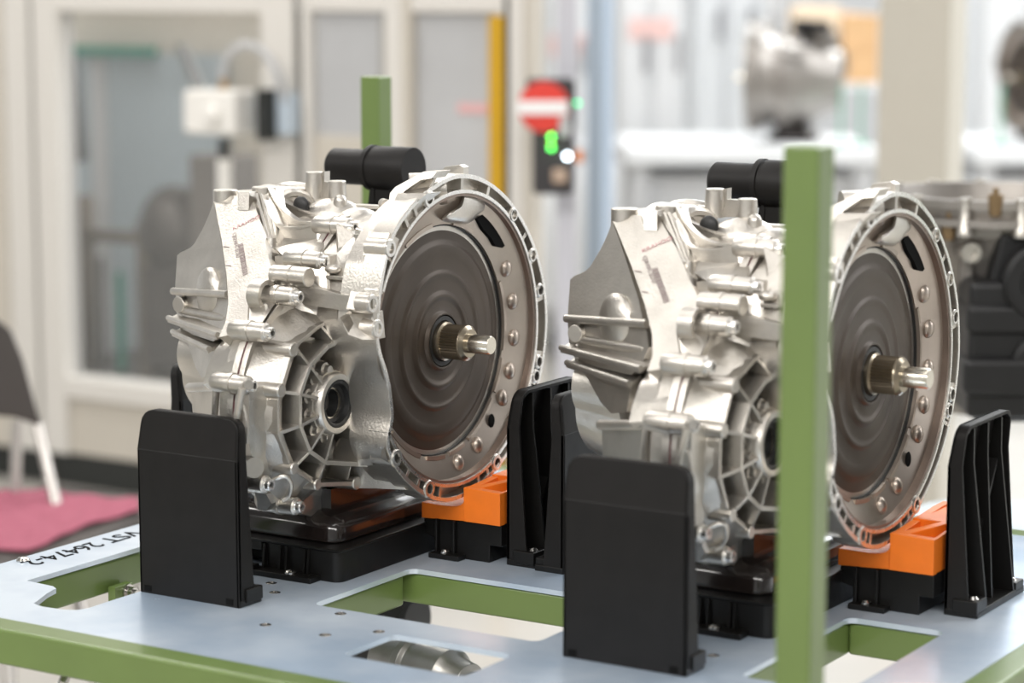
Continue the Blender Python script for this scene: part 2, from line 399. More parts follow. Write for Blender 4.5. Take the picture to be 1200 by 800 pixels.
    for px, py, r in ((345, 410, .0085), (330.5, 458, .0085), (346, 549, .0078), (373, 568, .0072), (419, 566, .0085)):
        p = q(px, py, X=-.05); m.lathe((p.x-.06, p.y, p.z), (1, 0, 0), [(0, r+.001), (.0585, r), (.06, r-.001)], 18)
    rib_x(m, q(373, 568, X=-.054), q(419, 566, X=-.052), .005, .04)
    rib_x(m, q(419, 566, X=-.052), q(457, 566, X=-.03), .005, .04)
    rib_x(m, q(411, 546, X=-.036), q(408, 561, X=-.05), .0035, .03)
    # smooth skin from the hub to the notch of the flange
    notch = [q(x, y, X=XF-.002) for x, y in ((436, 372), (440, 398), (441, 415), (447, 436), (455, 456), (459, 476), (459, 494), (453, 512), (450, 530), (458, 545))]
    mid = [q(418, 380, X=-.02), q(420, 400, X=-.025), q(422, 425, X=-.024), q(427, 447, X=-.02), q(431, 465, X=-.018), q(433, 480, X=-.018), q(432, 498, X=-.02), q(428, 515, X=-.022), q(424, 530, X=-.026), q(424, 545, X=-.03)]
    inn = [q(398, 383, X=-.06), q(398, 402, X=-.06), q(393, 425, X=-.056), q(402, 440, X=-.05), q(412, 455, X=-.046), q(415, 473, X=-.044), q(412, 492, X=-.046), q(402, 510, X=-.052), q(392, 528, X=-.06), q(392, 546, X=-.064)]
    nn = 26
    A_ = resample(smooth_line(notch), nn); B_ = resample(smooth_line(mid), nn); C_ = resample(smooth_line(inn), nn)
    rows = []
    for k in range(9):
        t = k/8.0; rows.append([A_[i]*(1-t)**2 + B_[i]*2*t*(1-t) + C_[i]*t*t for i in range(nn)])
    th = Vector((-.006, .004, 0))
    m.rings([[rw[i] for rw in rows] + [rw[i]+th for rw in rows[::-1]] for i in range(nn)])
    pan(m, [(412, 362, -.165), (437, 366, -.176), (440, 398, -.172), (425, 398, -.19), (408, 392, -.2), (398, 372, -.2)], (0, .02, 0))
    # bottom skirt of the bell
    sk0 = [q(x, y, X=.01) for x, y in ((452, 545), (462, 560), (478, 577))]
    pan(m, [(384, 543, -.11), (455, 544, -.095), (462, 560, -.095), (476, 574, -.095), (440, 572, -.095), (385, 572, -.11)], (0, .04, 0))
    m.build('bell_housing', ALU, g, bevel=.0011)

    # ---- machined sealing face of the flange
    m = MB()
    ring_solid(m, offset_yz(Ro, -.0053), offset_yz(Ro, -.0004), XF-.0003, XF+.0007)
    ring_solid(m, offset_yz(Ri, .0004), offset_yz(Ri, .0043), XF-.0003, XF+.0007, arcs)
    for px, py in bosses:
        p = boss_pos(px, py); rr = (.0095 if px > 590 else .0115) - .0016
        m.lathe((XF+.0012, p.y, p.z), (1, 0, 0), [(0, .0063), (0, rr), (.0009, rr), (.0009, .0063), (0, .0063)], 20, False, False)
    m.build('flange_face', ALU_M, g)

    # ---- machined inside of the bell
    m = MB()
    in_o = [(y*1.0, z*1.0) for y, z in Ri]
    ring_solid(m, offset_yz(in_o, -.0035), in_o, -.012, XF-.0015)
    fl_o = in_o
    ring_solid(m, circ(.1435), fl_o, -.03, -.010)
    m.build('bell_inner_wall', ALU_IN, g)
    m = MB()
    def arcband(r0, r1, a0, a1, x0, x1):
        ii = [R(a0 + (a1-a0)*k/10) for k in range(11)]
        m.rings([[Vector((x0, r0*math.cos(t), r0*math.sin(t))), Vector((x0, r1*math.cos(t), r1*math.sin(t))), Vector((x1, r1*math.cos(t), r1*math.sin(t))), Vector((x1, r0*math.cos(t), r0*math.sin(t)))] for t in ii])
    for a0, a1 in ((98, 122), (62, 80), (-12, 24), (-34, -16), (-66, -38), (-84, -70), (-104, -88), (222, 250)):
        arcband(.1425, .1475, a0, a1, -.006, .0035)
    con = []
    for i in list(range(N)) + [0]:
        t = TH[i]; ro = rad(in_o[i])-.003; xo = .001 + .0115*max(0, ro-.1435)/.0315
        con.append([Vector((x, r*math.cos(t), r*math.sin(t))) for x, r in ((-.006, .1433), (.001, .1433), (xo, ro), (-.006, ro))])
    m.rings(con, False, False)
    for px, py in ((600, 309), (609, 349), (612, 395), (607, 438), (597, 472), (565, 531), (540, 548)):
        p = q(px-3, py, X=.006); a = math.atan2(p.z, p.y); p = Vector((.0055, .1605*math.cos(a), .1605*math.sin(a)))
        m.blob(p, (.008, .0095, .0115), n=16, m=8)
    m.build('bell_inner_ring', RING, g)
    pts = [q(x, y, X=.003) for x, y in ((553, 256), (562, 249), (574, 247), (584, 251), (591, 260), (595, 272), (592, 282), (583, 290), (575, 288), (570, 279), (561, 269))]
    MB().prism(pts, (.0075, 0, 0)).build('starter_cutout', HOLE_STAMP, g)  # solid black plug painting in the shade of the open cutout
    h0 = None
    for px, py in bosses:
        p = boss_pos(px, py)
        if h0 is None: h0 = MB().cyl((0, 0, 0), (.0005, 0, 0), .0060, n=14).build('bolt_hole', HOLE_STAMP, g); h0.location = (.0181, p.y, p.z)
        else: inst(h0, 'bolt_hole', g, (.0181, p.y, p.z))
    p = q(572, 500, X=-.004); a = math.atan2(p.z, p.y)
    MB().blob((.0065, .158*math.cos(a), .158*math.sin(a)), (.0025, .007, .010), n=14, m=8).build('drain_hole', HOLE_STAMP, g)

    # ---- torque converter
    tcv = MB()
    prof = [(-.05, .137), (-.010, .1395), (-.006, .1405), (-.0045, .1395), (-.0038, .134), (-.0035, .126), (-.0032, .123), (-.0008, .1195), (-.0002, .117), (-.0002, .107), (-.0008, .1045), (-.0012, .102), (-.0012, .0885), (-.0008, .0865),
            (.0012, .0845), (.0016, .0825), (.0012, .0805), (.0002, .0785), (.0, .074), (.0, .063), (.0004, .0610), (.0028, .0585), (.0032, .0555), (.0028, .0535), (.0012, .051), (.001, .048), (.001, .0375), (.0015, .0365), (.0055, .0352), (.006, .034), (.0055, .0325), (-.001, .0315), (-.001, 0)]
    tcv.lathe((0, 0, 0), (1, 0, 0), prof, 96)
    tv = tcv.build('torque_converter', STEEL_D, g, smooth=50)
    s = MB(); ring_solid(s, circ(.1412), circ(.1430), -.03, -.001); s.build('converter_gap', RUBBER, tv)  # black ring standing in for the shade in the gap
    s = MB()
    zz = 36
    pr = []
    for d in (.006, .037):
        pr.append([Vector((d, (.0195 if k % 2 else .0215)*math.cos(2*math.pi*k/(2*zz)), (.0195 if k % 2 else .0215)*math.sin(2*math.pi*k/(2*zz)))) for k in range(2*zz)])
    s.rings(pr); s.lathe((.002, 0, 0), (1, 0, 0), [(0, .024), (.007, .024), (.009, .0205), (.0091, .01)], 40)
    s.lathe((.037, 0, 0), (1, 0, 0), [(0, .0215), (.001, .0222), (.003, .0218), (.007, .0175), (.007, .0)], 40)
    s.build('spline_hub', SPLINE, tv, smooth=25)
    s = MB(); s.lathe((.042, 0, 0), (1, 0, 0), [(0, .0117), (.0305, .0117), (.0325, .0105), (.0325, 0)], 32); s.build('input_shaft', STEEL, tv)
    s = MB(); s.lathe((.004, 0, 0), (1, 0, 0), [(0, .031), (.001, .0308), (.0012, .0255), (0, .025)], 40, False, False); s.build('shaft_seal', RUBBER, tv)

    # ---- differential output seal
    s = MB(); s.lathe((hub.x-.03, hub.y, hub.z), (1, 0, 0), [(.0, .0288), (.0285, .0288), (.0292, .0275), (.0285, .024), (.022, .0225), (.021, .019), (.014, .0185), (.008, .0155), (.001, .015), (.001, 0)], 40)
    ds = s.build('differential_seal', RUBBER, g, smooth=40)
    s = MB(); s.lathe((hub.x-.013, hub.y, hub.z), (1, 0, 0), [(0, .0187), (.002, .0187), (.002, .0168), (0, .0168)], 40, False, False); s.build('seal_spring', STEEL, ds)

    # ---- split flange
    m = MB()
    ring_solid(m, scale_yz(SPL, .86, SPC), offset_yz(SPL, .002), -.103, -.0955)
    m.build('split_flange', ALU, g, bevel=.001)
    m = MB(); ring_solid(m, scale_yz(SPL, .86, SPC), offset_yz(SPL, .0008), -.1052, -.1028); m.build('split_gasket', PRIMER, g)
    bolt_px = [(414, 266), (381, 306), (350, 348), (317, 390), (296, 452), (316, 568), (352, 594)]

    # ---- rear housing
    m = MB()
    ring_solid(m, scale_yz(SPL, .84, SPC), offset_yz(SPL, .002), -.1135, -.105)
    cR = (-.09, -.02)
    def low(k, pts): return outline(cR, pts, 2)
    S170 = mix_yz(scale_yz(SPL, .95, SPC), SPL, 0)
    sec_b = outline(cR, [(-.11, .10), (-.16, .04), (-.2, -.02), (-.215, -.08), (-.2, -.15), (-.12, -.19), (-.03, -.18), (.08, -.12), (.12, 0), (.08, .11), (-.0, .15), (-.06, .14)])
    sec_c = outline(cR, [(-.06, .12), (-.1, .06), (-.12, 0), (-.12, -.06), (-.1, -.11), (-.05, -.14), (.02, -.12), (.08, -.06), (.09, .02), (.05, .1), (0, .13)])
    m.rings([ring3(-.105, scale_yz(SPL, .96, SPC)), ring3(-.135, scale_yz(SPL, .93, SPC)), ring3(-.18, sec_b), ring3(-.215, mix_yz(sec_b, sec_c, .5)), ring3(-.25, sec_c), ring3(-.315, scale_yz(sec_c, .8, cR))])
    # boss cylinders for the flange bolts and two plain ones
    for px, py in bolt_px:
        p = q(px, py, X=-.071)
        m.lathe((-.128, p.y, p.z), (1, 0, 0), [(0, .0095), (.004, .0115), (.0235, .0115), (.0236, .0125), (.0300, .0125), (.0301, .0115), (.051, .0110), (.053, .0095)], 20)
    p = q(361, 325, X=-.075); m.lathe((-.125, p.y, p.z), (1, 0, 0), [(0, .012), (.02, .012), (.0201, .013), (.028, .013), (.0281, .012), (.051, .012), (.052, .011)], 20)
    # lifting lug with hole
    p = q(312, 346, X=-.112)
    m.lathe((-.128, p.y, p.z), (1, 0, 0), [(0, .0125), (0, .0185), (.018, .0185), (.018, .0125), (0, .0125)], 28, False, False)
    pan(m, [(293, 352, p.y+.002), (300, 345, p.y+.01), (322, 356, p.y-.002), (305, 381, p.y-.045), (291, 386, p.y-.045)], (-.012, .012, 0))
    # big inclined skin (the pale strip) and the tower above it
    sy = lambda py: -.08 - .00102*(py-231)
    st = [(250, 231), (278, 229), (279.5, 246), (291, 246), (297, 236), (306, 262), (314, 300), (322, 329), (312, 333), (298, 338), (291, 352), (290, 384), (276, 391), (256, 395), (264, 378), (267.5, 356), (266, 325), (260, 282), (254, 252)]
    sA = q(260, 282, Y=sy(282)); sB = q(310, 282, Y=sy(282)); sCc = q(280, 380, Y=sy(380)); sN = (sB-sA).cross(sCc-sA).normalized()
    camL = Vector(CAM-C0)
    def onst(px, py):
        d = q(px, py, Y=0) - camL; return camL + d*((sA-camL).dot(sN)/d.dot(sN))
    m.prism([onst(x, y) for x, y in st], (.006, .022, -.016))
    a = q(264, 222, Y=-.068); m.lathe((a.x, a.y, a.z), (0, 0, -1), [(0, .0145), (.001, .0155), (.03, .0155)], 24)
    a = q(309, 218.5, Y=-.055); m.lathe((a.x, a.y, a.z), (0, 0, -1), [(0, .0140), (.001, .0150), (.05, .015)], 24)
    pan(m, [(278, 225, -.087), (292, 225, -.087), (291.5, 246, -.094), (278.5, 246, -.094)], (0, .03, 0))
    pan(m, [(252, 226, -.072), (320, 222, -.045), (324, 262, -.06), (262, 262, -.075)], (0, .05, 0))
    pan(m, [(296, 226, -.07), (314, 222, -.06), (322, 275, -.1), (322, 330, -.13), (313, 330, -.13), (303, 250, -.085)], (0, .03, 0))
    m.beam(q(300, 226, Y=-.082), q(314, 279, Y=-.118), (1, 0, 0), .0035, (0, .01, -.006))
    m.beam(q(305, 226, Y=-.078), q(318, 279, Y=-.112), (1, 0, 0), .0035, (0, .01, -.006))
    m.cyl(q(317.5, 279, Y=-.118), q(317.5, 326, Y=-.125), .0062, .0062, 14)
    # concave gussets running down from the tower
    for Yg, crest, lowp in ((-.085, [(311, 236), (315, 250), (321, 260), (330, 266.5), (343, 267.5), (357, 265), (370, 261.5)], [(372, 284), (323, 292)]),
                            (-.062, [(315, 221), (321, 233), (330, 245), (341, 255), (352, 260.5), (369, 261.5)], [(370, 278), (318, 275)]),
                            (-.035, [(322, 220), (327, 231), (334, 238), (350, 245), (368, 251), (386, 257.5)], [(386, 274), (324, 268)])):
        cr = smooth_line([q(x, y, Y=Yg) for x, y in crest], 2)
        m.prism(cr + [q(x, y, Y=Yg) for x, y in lowp], (0, .006, 0))
        m.rings([[c + Vector((0, -.0022, .0015)), c + Vector((0, .0085, .0015)), c + Vector((0, .0085, -.002)), c + Vector((0, -.0022, -.002))] for c in cr])
    pan(m, [(322, 290, -.125), (370, 280, -.085), (389, 279, -.085), (371, 298, -.125), (352, 300, -.145), (334, 302, -.15)], (0, .02, -.02))
    pan(m, [(370, 260, -.085), (390, 258, -.075), (392, 282, -.085), (372, 284, -.09)], (0, .03, 0))
    pan(m, [(322, 300, -.14), (336, 300, -.148), (336, 330, -.15), (322, 330, -.145)], (0, .02, 0))
    # left end cover: fin, dome, ridges, fan of ribs
    fin = [(250, 236, -.082), (247, 246, -.083), (243, 256, -.085), (238, 267, -.087), (233, 277, -.089), (228, 285, -.092), (223, 290, -.094), (217, 293, -.096), (212, 295, -.098), (207.5, 299, -.10), (205, 340, -.105), (266, 344, -.17), (265, 320, -.15), (260, 285, -.118), (254, 254, -.095)]
    m.prism([q(*p[:2], Y=p[2]) for p in fin], (.004, .012, 0))
    a = q(247, 344, Y=-.140); m.blob(a, (.034, .014, .033), Matrix.Rotation(R(-29), 3, 'Z'))
    m.cyl(q(203, 341, Y=-.11), q(267, 345, Y=-.185), .0048, .0048, 14)
    pan(m, [(206, 344, -.10), (268, 348, -.175), (268, 370, -.19), (258, 393, -.2), (250, 400, -.2), (213, 388, -.115), (207, 366, -.105)], (.004, .02, 0))
    a = q(208.5, 357, Y=-.125); m.lathe(a, (.1, 1, 0), [(0, .0095), (.001, .0103), (.06, .0105)], 20)
    m.cyl(q(210, 362, Y=-.108), q(266, 374, Y=-.185), .0052, .0052, 12)
    for (p0, p1) in (((205, 369, -.105), (263, 389, -.21)), ((210, 385, -.11), (253, 405, -.205))):
        a = q(*p0[:2], Y=p0[2]); b = q(*p1[:2], Y=p1[2]); m.beam(a, b, (0, 1, .2), .03, (0, 0, -.0045)); m.cyl(a + Vector((0, -.013, -.002)), b + Vector((0, -.013, -.002)), .0036, .0036, 10)
    pan(m, [(212, 388, -.115), (252, 404, -.195), (247, 440, -.2), (236, 442, -.18), (229, 430, -.16), (225, 414, -.14), (219, 399, -.125)], (.004, .02, 0))
    # lower lobe behind the split
    lobeA = [q(x, y, X=-.112) for x, y in ((304, 384), (290, 402), (280, 426), (276, 447))]
    lobeB = [q(x, y, X=-.165) for x, y in ((268, 392), (253, 408), (243, 430), (238, 450))]
    strip_solid(m, lobeA, lobeB, (0, .015, -.01), 12)
    m.cyl(q(222, 454, Y=-.2), q(292, 451, Y=-.292), .0058, .0058, 14)
    pan(m, [(224, 456, -.195), (238, 456, -.22), (256, 456, -.245), (292, 455, -.285), (292, 520, -.285), (300, 560, -.26), (262, 560, -.23), (228, 520, -.2)], (.004, .03, 0))
    m.cyl(q(253.5, 452, Y=-.262), q(251, 489, Y=-.262), .0048, .0042, 12)
    m.cyl(q(284, 455, Y=-.302), q(276, 496, Y=-.302), .0046, .0042, 12)
    m.tube(smooth_line([q(284, 474, Y=-.297), q(288, 482, Y=-.297), q(290, 500, Y=-.297), q(289, 520, Y=-.297)]), .002, 8)
    a = q(301, 502, X=-.09); m.lathe(a, (1, 0, 0), [(-.012, .0065), (.003, .0065), (.004, .005)], 14)
    m.box(q(300, 520, X=-.1), (.02, .02, .02)); m.blob(q(297, 513, X=-.085), (.01, .01, .01))
    m.cyl(q(285, 545, X=-.1), q(298, 548, X=-.07), .012, .012, 16)
    m.tube([q(300, 505, X=-.085), q(311, 540, X=-.085), q(304, 556, X=-.085)], .0025, 8)
    pan(m, [(298, 577, -.25), (312, 579, -.25), (318, 590, -.24), (312, 598, -.24), (302, 597, -.24), (298, 588, -.25)], (0, .01, 0))
    m.tube(smooth_line([q(320, 562, X=-.075), q(336, 556, X=-.06), (q(342, 568, X=-.06)), q(338, 582, X=-.07), q(330, 586, X=-.075)]), .003, 8)
    strip_solid(m, [q(330, 552, X=-.066), q(350, 553, X=-.06), q(372, 568, X=-.055)], [q(318, 562, X=-.09), q(336, 575, X=-.09), q(352, 586, X=-.09)], (-.004, .01, -.004), 8)
    # top mechanism: arch, turret bosses
    a = q(352, 243, Y=-.01)
    m.lathe((a.x-.075, a.y+.03, a.z-.012), (1, -.5, 0), [(0, .036), (.05, .037), (.074, .036), (.08, .032), (.08, .027), (.074, .025), (.074, 0)], 32)
    for px, py, r, py2, Yb in ((368.5, 201, .0112, 232, .03), (395, 211.5, .0112, 252, .0)):
        t = q(px, py, Y=Yb); b = q(px, py2, Y=Yb); m.lathe(t, (0, 0, -1), [(0, r-.001), (.001, r), (t.z-b.z, r+.0015)], 20)
    pan(m, [(372, 203, .03), (380, 201, .03), (380, 213, .03), (392, 214, .015), (392, 232, .015), (372, 232, .03)], (0, .012, 0))
    t = q(399, 236, Y=-.02); m.blob(t, (.0085, .0085, .0085)); m.cyl(t, t - Vector((0, 0, .03)), .0085, .01, 16)
    m.blob(q(392, 258, Y=-.01), (.045, .03, .028)); m.blob(q(420, 262, Y=-.03), (.03, .03, .02))
    m.blob(q(345, 220, Y=.03), (.03, .012, .008)); m.cyl(q(330, 224, Y=.03), q(356, 224, Y=.03), .009, .009, 14)
    pan(m, [(412, 239, .0), (452, 241, .0), (452, 272, -.02), (430, 268, -.02), (414, 260, -.01)], (0, .01, 0))
    m.beam(q(412, 239, Y=.0), q(450, 241, Y=.0), (0, 1, 0), .016, (0, 0, -.004))
    a = q(452, 239, Y=-.02); m.lathe(a, (.75, -.6, 0), [(-.012, .0062), (.002, .0062), (.002, .0026), (-.004, .0026)], 14, True, True)
    pan(m, [(418, 262, -.06), (428, 254, -.055), (452, 245, -.05), (458, 250, -.07), (436, 270, -.08)], (0, .02, 0))
    m.build('rear_housing', ALU, g, bevel=.0011)
    s = MB(); s.blob(q(353, 241, Y=-.03), (.012, .006, .012)); s.build('breather_plug', RUBBER, g)

    # ---- bolts
    bm_ = MB(); bm_.lathe((0, 0, 0), (1, 0, 0), [(-.004, .0092), (.0, .0092), (.0012, .0085), (.0013, .0072), (.0068, .0070), (.0078, .0060), (.0078, .0036), (.004, .0032), (.004, 0)], 20)
    b0 = bm_.build('bolt', ALU_M, g)
    rc = MB(); rc.lathe((0, 0, 0), (1, 0, 0), [(.0041, .0033), (.0044, .0)], 12, False, False); r0 = rc.build('bolt_socket', HOLE_STAMP, b0)
    for k, (px, py) in enumerate(bolt_px):
        p = q(px, py, X=-.071)
        if k == 0: b0.location = (-.0755, p.y, p.z)
        else:
            b = inst(b0, 'bolt', g, (-.0755, p.y, p.z)); inst(r0, 'bolt_socket', b)

    # ---- print on the pale strip: barcode, marks, lines of text
    u0 = onst(282, 286); v0 = onst(287.5, 322)
    down = (v0-u0).normalized(); nrm = sN
    if nrm.y > 0: nrm = -nrm
    side = down.cross(nrm).normalized()
    if side.x < 0: side = -side
    lab = MB(); rnd = random.Random(3); t = 0.0
    L = (v0-u0).length
    while t < L:
        wd = rnd.choice((.0006, .0009, .0014)); c = u0 + down*t + nrm*.0006
        lab.prism([c - side*.0035, c + side*.0035, c + side*.0035 + down*wd, c - side*.0035 + down*wd], nrm*-.0002); t += wd + rnd.choice((.0007, .001, .0014))
    lab.build('barcode', INK, g)
    Mr = Matrix((down, -side if False else side*-1, nrm)).transposed()
    # orientation: text runs down the strip
    ex = down; ez = nrm; ey = ez.cross(ex)
    rot = Matrix((ex, ey, ez)).transposed().to_euler()
    text_mesh('label_text', 'CJ30 MFG 01747', .0072, INK, g, onst(272.5, 274) + nrm*.0006, rot, .0001)
    text_mesh('label_text', 'KRAHOO', .0088, INK_R, g, onst(273, 270) + nrm*.0006, Matrix((side, nrm.cross(side), nrm)).transposed().to_euler(), .0001)
    for py in (289, 311):
        c0 = onst(262+(py-289)*.14, py) + nrm*.0006; c1 = onst(269+(py-289)*.1, py+.8) + nrm*.0006
        MB().beam(c0, c1, down, .0016, nrm*-.0003).build('paint_mark', INK, g)

    # ---- black actuator on top
    ac = MB(); a = q(390, 194, Y=.17); X0 = a.x; LA = q(485, 199, Y=.17).x - X0; K = LA/.125
    ac.lathe((X0, a.y, a.z), (1, 0, 0), [(d*K, r*1.06) for d, r in [(0, .012), (.0005, .0195), (.004, .0225), (.058, .0225), (.0585, .0255), (.060, .0285), (.066, .0285), (.067, .0265), (.0705, .0265), (.071, .0275), (.124, .0275), (.125, .0270)]], 40)
    ac.cyl((X0-.006, a.y, a.z+.002), (X0+.002, a.y, a.z+.002), .006, .006, 12)
    av = ac.build('actuator', BLACK_F, g, smooth=30)
    ac = MB(); ac.box((X0+.085, a.y, a.z-.035), (.03, .02, .05)); ac.box((X0+.07, a.y-.005, a.z-.056), (.06, .04, .012)); ac.prism([(X0+.0, a.y-.01, a.z-.052), (X0+.03, a.y-.01, a.z-.058), (X0+.045, a.y-.01, a.z-.07), (X0+.01, a.y-.01, a.z-.068)], (0, .01, 0))
    ac.prism([(X0+.069, a.y-.012, a.z-.02), (X0+.075, a.y-.012, a.z-.02), (X0+.075, a.y-.012, a.z-.055), (X0+.064, a.y-.012, a.z-.055)], (0, .02, 0))
    ac.build('actuator_bracket', BLACK_P, av, bevel=.001)

    # ---- oil pan underneath
    op = MB()
    f0 = q(398, 640, Y=-.15); f1 = q(466, 628, X=f0.x)
    x1 = f0.x - .004; x0 = -.235; y0 = f0.y; y1 = .08; zt = q(398, 607, Y=-.135).z; zb = f0.z
    r_ = [rrect(x0, y0, x1, y1, .02), rrect(x0, y0, x1, y1, .02), rrect(x0+.006, y0+.006, x1-.006, y1-.006, .02), rrect(x0+.022, y0+.022, x1-.022, y1-.022, .02)]
    zs = [ZT+.0432-C0[2], zt-.012, zt-.003, zt+.004]
    op.rings([[Vector((x, y, z)) for x, y in rr] for rr, z in zip(r_, zs)])
    op.prism([(x0+.03, y0+.03, zt), (x1-.03, y0+.03, zt), (x1-.03, y1, zt), (x0+.03, y1, zt)], (0, 0, .03))
    op.build('oil_pan', BLACK_G, g, smooth=50)
    OFF = Vector((0, 0, C0[2]-ZT-.0432))
    for ch in g.children: ch.location = ch.location + OFF
    g.location = Vector(C0) - OFF
    return g
GB1 = make_gearbox()
tag(GB1, 'silver cast aluminium transmission in full view, open bell housing with dark torque converter', 'transmission', 'transmissions on the rack')
PITCHX, PITCHY = 0.547, 0.048
GB2 = copy_tree(GB1); GB2.location.x += PITCHX; GB2.location.y += PITCHY
tag(GB2, 'silver cast aluminium transmission partly hidden behind the tall green front post', 'transmission', 'transmissions on the rack')

# ------------------------------------------------------------------ steel rack
rk = empty('transport_rack', (0, 0, 0))
tag(rk, 'green painted steel rack with blue-grey zinc deck and square corner posts', 'rack')
XL, XR, YF, YB = -.462, .772, -.523, .523
H1 = [(-.362, -.354), (-.361, -.06), (-.225, -.06), (-.214, -.08), (-.212, -.32), (-.213, -.38), (-.212, -.412), (-.218, -.426), (-.232, -.433), (-.262, -.435), (-.280, -.430), (-.284, -.42), (-.300, -.385), (-.306, -.364), (-.316, -.358)]
holes = [H1[::-1], rrect(-.005, -.262, .300, -.058, .012)[::-1], rrect(.148, -.416, .305, -.318, .012)[::-1], rrect(.545, -.262, .662, .014, .012)[::-1], rrect(-.30, .07, -.045, .215, .012)[::-1], rrect(.25, .07, .505, .215, .012)[::-1]]
m = MB(); plate_mesh(m, [(-.449, -.506), (.753, -.506), (.753, .506), (-.449, .506)], holes, ZT-.006, ZT)
m.build('deck_plate', ZINC, rk, smooth=30)
def rail(x0, x1, y0, y1, z0, z1, name='rail'):
    MB().box(((x0+x1)/2, (y0+y1)/2, (z0+z1)/2), (x1-x0, y1-y0, z1-z0)).build(name, GREEN, rk, bevel=.004, seg=3)
pw = .0345
for px_, py_ in ((.7355, YF), (XL, YF), (XL-.006, YB+.008), (.7355, YB+.008)):
    p = MB(); p.box((px_, py_, .71), (pw, pw, 1.322)).build('corner_post', GREEN, rk, bevel=.003, seg=3)
rail(XL+.018, XR-.024, YF-.018, YF+.020, .762, .8035)
rail(XL+.018, XR-.024, YB-.018, YB+.018, .755, .8)
rail(XR-.019, XR+.018, YF+.022, YB-.018, .762, .8035)
rail(-.402, -.363, YF+.022, YB-.018, .752, ZT-.0065)
rail(-.046, -.008, YF+.022, -.07, .755, ZT-.0065)
rail(.505, .543, YF+.022, YB-.02, .755, ZT-.0065)
rail(-.36, .505, -.056, -.018, .755, ZT-.0065)
rail(.543, XR-.02, .017, .055, .755, ZT-.0065)
rail(-.36, .505, .217, .25, .755, ZT-.0065)
rail(-.30, .30, -.30, -.27, .50, .54, 'lower_beam')
# hanging tab with bolt, seen through the left opening
t = W(139, 684, X=-.355); MB().box((-.352, t.y, .738), (.012, .034, .05)).build('hanging_tab', GREEN, rk, bevel=.001)
a = W(150, 693, X=-.345); MB().lathe((-.346, a.y, a.z), (1, 0, 0), [(0, .010), (.003, .010), (.003, .007), (.012, .007), (.012, .004), (.016, .004)], 14).build('bolt', CHROME, rk)
# deck screws
sc = MB(); sc.lathe((0, 0, 0), (0, 0, 1), [(0, .0085), (.0015, .0085), (.0045, .006), (.0052, .0034), (.003, .003), (.003, 0)], 18)
s0_ = None
for px, py in ((27, 657), (322, 694), (399, 719), (381, 744), (444, 740), (311, 732), (836, 768), (318, 683), (853, 740), (702, 738)):
    p = W(px, py, Z=ZT)
    if s0_ is None: s0_ = sc.build('deck_screw', CHROME, rk); s0_.location = p
    else: inst(s0_, 'deck_screw', rk, p, scale=(.8, .8, .22))
# stamped number, read from the other side: runs along -Y
text_mesh('stamped_number', 'VST 26474-2', .0395, HOLE_STAMP, rk, (-.432, -.085, ZT+.0003), (0, 0, R(-90)), .0003)
# drive under the deck
p = W(520, 782, Z=.655)
dm = MB(); dm.lathe((p.x-.09, p.y, p.z), (1, -.25, .0), [(0, .02), (.003, .034), (.05, .038), (.055, .044), (.066, .044), (.07, .038), (.125, .036), (.135, .028), (.16, .024), (.162, .014), (.18, .014)], 32)
dm.box((p.x, p.y, p.z+.036), (.05, .04, .02)); dm.box((p.x-.01, p.y, p.z-.07), (.04, .03, .10))
dm.build('drive_motor', mat('grey_motor_metal', (.34, .33, .31), .35, .8, noise=.1), rk, bevel=.001)
p = W(478, 722, Z=.62)
bb = MB(); bb.lathe((p.x-.05, p.y-.02, p.z), (1, 0, 0), [(0, .03), (.003, .042), (.075, .042), (.08, .034)], 28)
bb.box((p.x-.06, p.y-.02, p.z-.06), (.05, .05, .11)); bb.build('drive_roller', RUBBER, rk, bevel=.001)
p = W(455, 770, Z=.66); MB().tube(smooth_line([p + Vector((-.04, .05, .01)), p, p + Vector((.03, -.005, .0)), p + Vector((.08, .0, -.02))]), .006, 10).build('cable', RUBBER, rk)
p = W(75, 797, Z=.735); MB().tube([p + Vector((-.03, 0, -.07)), p, p + Vector((.0, .015, .02))], .006, 12).build('release_lever', CHROME, rk)

